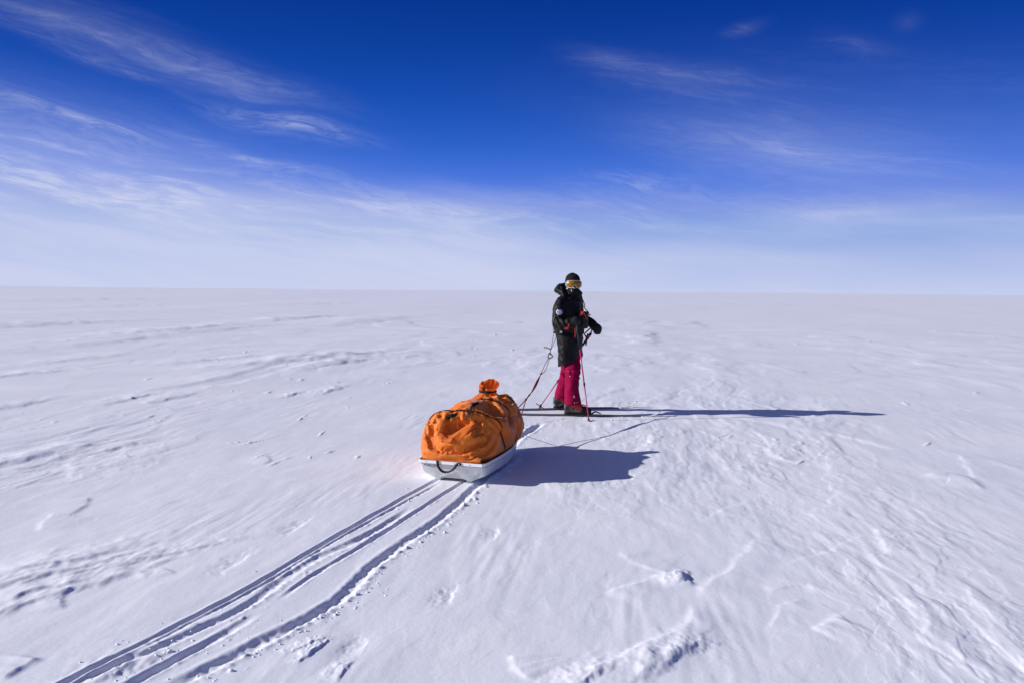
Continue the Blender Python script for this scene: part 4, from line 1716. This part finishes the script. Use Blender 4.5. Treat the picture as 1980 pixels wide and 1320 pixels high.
sp_ = spline([at(1121.5, 566, 9.93), at(1124, 575, 9.90), at(1128, 583, 9.87), at(1130.5, 592, 9.85), at(1130, 595.5, 9.84), at(1134, 600, 9.83), at(1138, 605, 9.83), at(1139, 610, 9.83), at(1142, 608.5, 9.83)], 4)
v, f = ribbon(sp_, [Vector((.5, -1, 0))] * len(sp_), .011, .003)
mesh_obj('loose_strap', v, f, M['webbing'], harness, smooth=False)
for pts in ([(1125, 640), (1131, 648), (1134.5, 656), (1132.5, 668)], [(1127, 668), (1131, 660), (1134, 652), (1137, 645)]):
    pl = spline([at(x, y, 9.86) for x, y in pts], 4)
    v, f = ribbon(pl, [Vector((.3, -1, 0))] * len(pl), .016, .003)
    mesh_obj('loose_strap', v, f, M['webbing'], harness, smooth=False)

# ------------------------------------------------------------------ skis
def ski(tail, front, label):
    d = (front - tail)
    L_ = d.length
    d.normalize()
    s_ = Vector((d.y, -d.x, 0))
    root = empty('ski', tail)
    tag(root, label, 'ski', 'pair of touring skis')

    def K(rows):
        rs_ = []
        for x, hw, z in rows:
            c = tail + d * x + UP * z
            th_ = .014 if x < L_ - .2 else .006
            rs_.append([c + s_ * hw, c + s_ * hw + UP * th_, c - s_ * hw + UP * th_, c - s_ * hw])
        return rings(rs_)
    mid = L_ * .5
    rows = [(0, .030, .012), (.03, .040, .010)]
    rows += [(x, .040 - .004 * math.sin(math.pi * x / L_), .008 + .006 * math.exp(-((x - mid) / .35) ** 2)) for x in np.linspace(.12, L_ - .20, 14)]
    v_, f_ = K(rows)
    mesh_obj('ski_body', v_, f_, M['ski'], root, smooth=False)
    tip = [(L_ - .199, .040, .0085)] + [(L_ - .199 + .30 * t - .05 * t * t, .039 * (1 - .35 * t) * (1 - .8 * max(0, t - .6) ** 1.2), .009 + .085 * t ** 2.4) for t in np.linspace(.1, 1, 11)]
    v_, f_ = K(tip)
    mesh_obj('tip', v_, f_, M['skitip'], root)
    return root, d, s_


skiN, dN, sN = ski(*SKI_N, 'near touring ski under the boot with the red gaiter fully in view')
skiF, dFk, sF = ski(*SKI_F, 'far touring ski under the rear boot, partly hidden')
for root, toe_, d_, s_ in ((skiN, tN, dN, sN), (skiF, hF + dF * .335, dFk, sF)):
    c = Vector((toe_.x, toe_.y, .027)) - d_ * .05
    rot = Matrix((d_, -s_, UP)).transposed()
    v, f = box(c, .12, .075, .006, rot, .001)
    bd = mesh_obj('binding_plate', v, f, M['poledark'], root, smooth=False)
    for sg in (-1, 1):
        v, f = box(c + s_ * .048 * sg + UP * .022 - d_ * .01, .07, .006, .05, rot, .002)
        mesh_obj('toe_lug', v, f, M['poledark'], bd, smooth=False)
    lp_ = spline([c + d_ * .055 + s_ * .03 + UP * .01, c + d_ * .10 + s_ * .02 + UP * .035, c + d_ * .165 + UP * .014, c + d_ * .10 - s_ * .02 + UP * .035, c + d_ * .055 - s_ * .03 + UP * .01], 5)
    v, f = tube(lp_, .006, 8)
    mesh_obj('bail', v, f, M['poledark'], bd)

# ------------------------------------------------------------------ poles
def pole(top, tip, grip_len, label):
    d = (tip - top)
    L_ = d.length
    d.normalize()
    root = empty('ski_pole', tip)
    tag(root, label, 'ski pole', 'pair of ski poles')
    v_, f_ = tube([top + d * t for t in (-.02, 0, .03, .08, .13, grip_len)], [.012, .019, .017, .0155, .017, .0095], 12)
    mesh_obj('grip', v_, f_, M['poledark'], root)
    v_, f_ = tube([top + d * (grip_len + .001), top + d * (L_ * .62)], .0085, 10)
    mesh_obj('upper_shaft', v_, f_, M['pole'], root)
    v_, f_ = tube([top + d * (L_ * .60), top + d * (L_ * .63)], .0115, 10)
    mesh_obj('clamp', v_, f_, M['poledark'], root)
    v_, f_ = tube([top + d * (L_ * .631), top + d * (L_ - .07)], [.0075, .0065], 10)
    mesh_obj('lower_shaft', v_, f_, M['pole'], root)
    v_, f_ = tube([top + d * (L_ - .075), top + d * (L_ - .04), top + d * (L_ - .004)], [.011, .009, .004], 10)
    mesh_obj('tip', v_, f_, M['poledark'], root)
    # basket: hub, ring and spokes
    c = top + d * (L_ - .048)
    n_ = d
    u_ = n_.orthogonal().normalized()
    w_ = n_.cross(u_)
    v_, f_ = tube([c - n_ * .008, c + n_ * .006], [.014, .017], 12)
    bk = mesh_obj('basket', v_, f_, M['poledark'], root)
    for k in range(4):
        a = R(45 + 90 * k)
        e = (u_ * math.cos(a) + w_ * math.sin(a))
        g_ = n_.cross(e)
        rs_ = [[c + e * r_ + g_ * hw + n_ * .003, c + e * r_ + g_ * hw - n_ * .003, c + e * r_ - g_ * hw - n_ * .003, c + e * r_ - g_ * hw + n_ * .003] for r_, hw in ((.010, .010), (.036, .007), (.060, .010), (.068, .006))]
        v_, f_ = rings(rs_)
        mesh_obj('spoke', v_, f_, M['poledark'], bk, smooth=False)
    return root, d


pN, dpN = pole(at(1114.2, 619, 9.66), gp(1139.7, 815) - UP * .036, .36, 'near ski pole standing in front of the skier, held upright in the mitten')
pF, dpF = pole(at(1141.5, 646, 10.12), gp(1041, 789.5) - UP * .004, .20, 'far ski pole slanting down behind the legs to the left')
# wrist straps
for root, pts, rads in (
        (pN, [at(1112, 612, 9.61), at(1106, 616, 9.615), at(1101, 626, 9.62)], None),
        (pF, [at(1145.5, 635, 10.09), at(1143, 642, 10.10), at(1141.5, 647, 10.10)], None),
        (pF, [at(1141, 635, 10.10), at(1136.5, 639, 10.09), at(1131, 644.5, 10.08)], None)):
    P = spline(pts, 5)
    v, f = ribbon(P, [Vector((0, -1, 0))] * len(P), .016, .003)
    mesh_obj('wrist_strap', v, f, M['webbing'], root, smooth=False)
for root, pts, w_ in ((pN, [at(1101, 626, 9.615), at(1099.5, 630, 9.61), at(1098, 634, 9.61)], .013), (pN, [at(1098.5, 634.6, 9.605), at(1091.5, 635.4, 9.605)], .027),
                      (pN, [at(1111.4, 634, 9.64), at(1112.3, 643, 9.645), at(1111.8, 652, 9.65)], .015),
                      (pF, [at(1134.5, 641, 10.075), at(1131, 644, 10.07)], .016), (pF, [at(1133.5, 650.5, 10.07), at(1141.5, 650, 10.07)], .020)):
    P = spline(pts, 4)
    v, f = ribbon(P, [Vector((0, -1, 0.05))] * len(P), w_, .003)
    mesh_obj('strap_end', v, f, M['red'], root, smooth=False)

# ------------------------------------------------------------------ hauling line
rope = empty('hauling_line', SL(1.52, 0, .25))
tag(rope, 'tow line of cord and red webbing from the belt to the sled', 'rope')


def cord(pts, r_, mat, name='cord', parent=rope, n=8):
    v_, f_ = tube(spline(pts, 6), r_, n)
    return mesh_obj(name, v_, f_, M[mat], parent)


A1, A2 = at(1070.5, 646, 9.98), at(1076, 651, 10.16)
Bj = at(1064.8, 675, 9.86)
K1 = at(1063.4, 685.5, 9.80)
cord([A1, at(1068.2, 660, 9.93), Bj], .0040, 'cord')
cord([A2, at(1071, 663, 10.0), Bj + Vector((.005, 0, .0))], .0040, 'cord')
cord([Bj, K1], .006, 'cord')
cord([Bj + Vector((0, -.006, 0)), at(1058, 671.5, 9.85), at(1052.5, 670, 9.85), at(1053, 673, 9.85), at(1059, 673.2, 9.85), Bj + Vector((0, -.006, -.006))], .0035, 'cord', 'loop')
# carabiner
car = spline([at(1062, 682, 9.80), at(1060, 687, 9.79), at(1060.2, 691.5, 9.79), at(1063.5, 692.5, 9.79), at(1068.3, 689, 9.79), at(1067, 686, 9.80), at(1063.5, 682, 9.80), at(1062, 682, 9.80)], 4)
v, f = tube(car, .0062, 8, cap=False)
cb = mesh_obj('carabiner', v, f, M['steel'])
tag(cb, 'small steel carabiner joining the tow line halfway up', 'carabiner')
M['carab'] = material('carabiner_dark', (.05, .035, .03), .35, .5, .6)
cb.data.materials.clear()
cb.data.materials.append(M['carab'])
K2 = at(1046.2, 722, 9.25)
cord([at(1061, 691, 9.78), at(1053, 706, 9.5), K2], .0042, 'cord')
cord([at(1062.5, 692, 9.78), at(1056.5, 711, 9.5), at(1051, 720, 9.32), K2], .0042, 'cord')
K3 = at(1017, 771.5, 8.35)
fl = spline([K2, at(1042.5, 730, 9.10), at(1038.5, 738, 8.96), at(1034, 747, 8.80), at(1029.5, 755, 8.66), at(1026, 760, 8.57)], 4)
v, f = tube(fl, ispline([.006, .012, .021, .019, .011, .006], 4), 10, flat=.6)
mesh_obj('shock_webbing', v, f, M['redcord'], rope)
cord([at(1026, 760, 8.57), at(1022, 765, 8.46), K3], .0065, 'redcord')
for p, r_ in ((K2, .014), (at(1023, 763.5, 8.50), .012), (K3, .014)):
    v, f = ellipsoid(p, r_, r_, r_ * .9, u=10, v=7)
    mesh_obj('knot', v, f, M['redcord'], rope)
nL = SL(1.47, -.085, rim_z(1.47) - .01)
nR = SL(1.47, .085, rim_z(1.47) - .01)
cord([K3, K3.lerp(nL, .5) - UP * .012, nL], .0052, 'redcord')
cord([K3, K3.lerp(nR, .5) - UP * .010, nR], .0052, 'redcord')
cord([nR, at(1004, 822, 7.70), at(1009, 832, 7.80), gp(1013.5, 842) + UP * .004], .0032, 'cord')

# ------------------------------------------------------------------ broken snow along the trail
rng = random.Random(5)
V, Fc = [], []
bmi = bmesh.new()
bmesh.ops.create_icosphere(bmi, subdivisions=1, radius=1)
iv = [v.co.copy() for v in bmi.verts]
if_ = [tuple(v.index for v in f.verts) for f in bmi.faces]
bmi.free()
snow_bvh = None
spots = []
for pts, dens, spread in ((TRACKS[5][0], 120, .06), (TRACKS[6][0], 80, .08), (TRACKS[0][0], 30, .05), (TRACKS[4][0], 34, .06), ([(930, 920), (1000, 868)], 40, .12),
                          ([(1060, 815), (1150, 812), (1280, 806)], 46, .13), ([(1070, 850), (1100, 830)], 22, .10)):
    sp = smooth_path(pts)
    for k in range(dens):
        i = rng.randrange(len(sp) - 1)
        t = rng.random()
        x = sp[i][0] + (sp[i + 1][0] - sp[i][0]) * t
        y = sp[i][1] + (sp[i + 1][1] - sp[i][1]) * t
        side_ = abs(rng.gauss(0, 1)) * spread + .045
        if dens in (30, 34, 46, 22):
            side_ *= rng.choice((-1, 1))
        spots.append((x + side_, y - side_ * .3 + rng.uniform(-.02, .02), rng.uniform(.002, .006) * (1.9 if rng.random() < .10 else 1)))
hz_ = snow_height(np.array([s[0] for s in spots]), np.array([s[1] for s in spots]))
for (x, y, r_), z in zip(spots, hz_):
    o_ = len(V)
    q = Matrix.Rotation(rng.uniform(0, 6.28), 3, 'Z') @ Matrix.Rotation(rng.uniform(0, 6.28), 3, 'X')
    sc = Vector((rng.uniform(.8, 1.5), rng.uniform(.7, 1.1), rng.uniform(.6, 1)))
    for p in iv:
        V.append(Vector((x, y, z + r_ * .25)) + q @ Vector((p.x * sc.x, p.y * sc.y, p.z * sc.z)) * r_ * rng.uniform(.8, 1.2))
    Fc += [tuple(a + o_ for a in f) for f in if_]
crumbs = mesh_obj('snow_crumbs', V, Fc, M['snow'])
tag(crumbs, 'small crumbs of broken snow scattered along the trail', 'snow crumbs', kind='stuff')
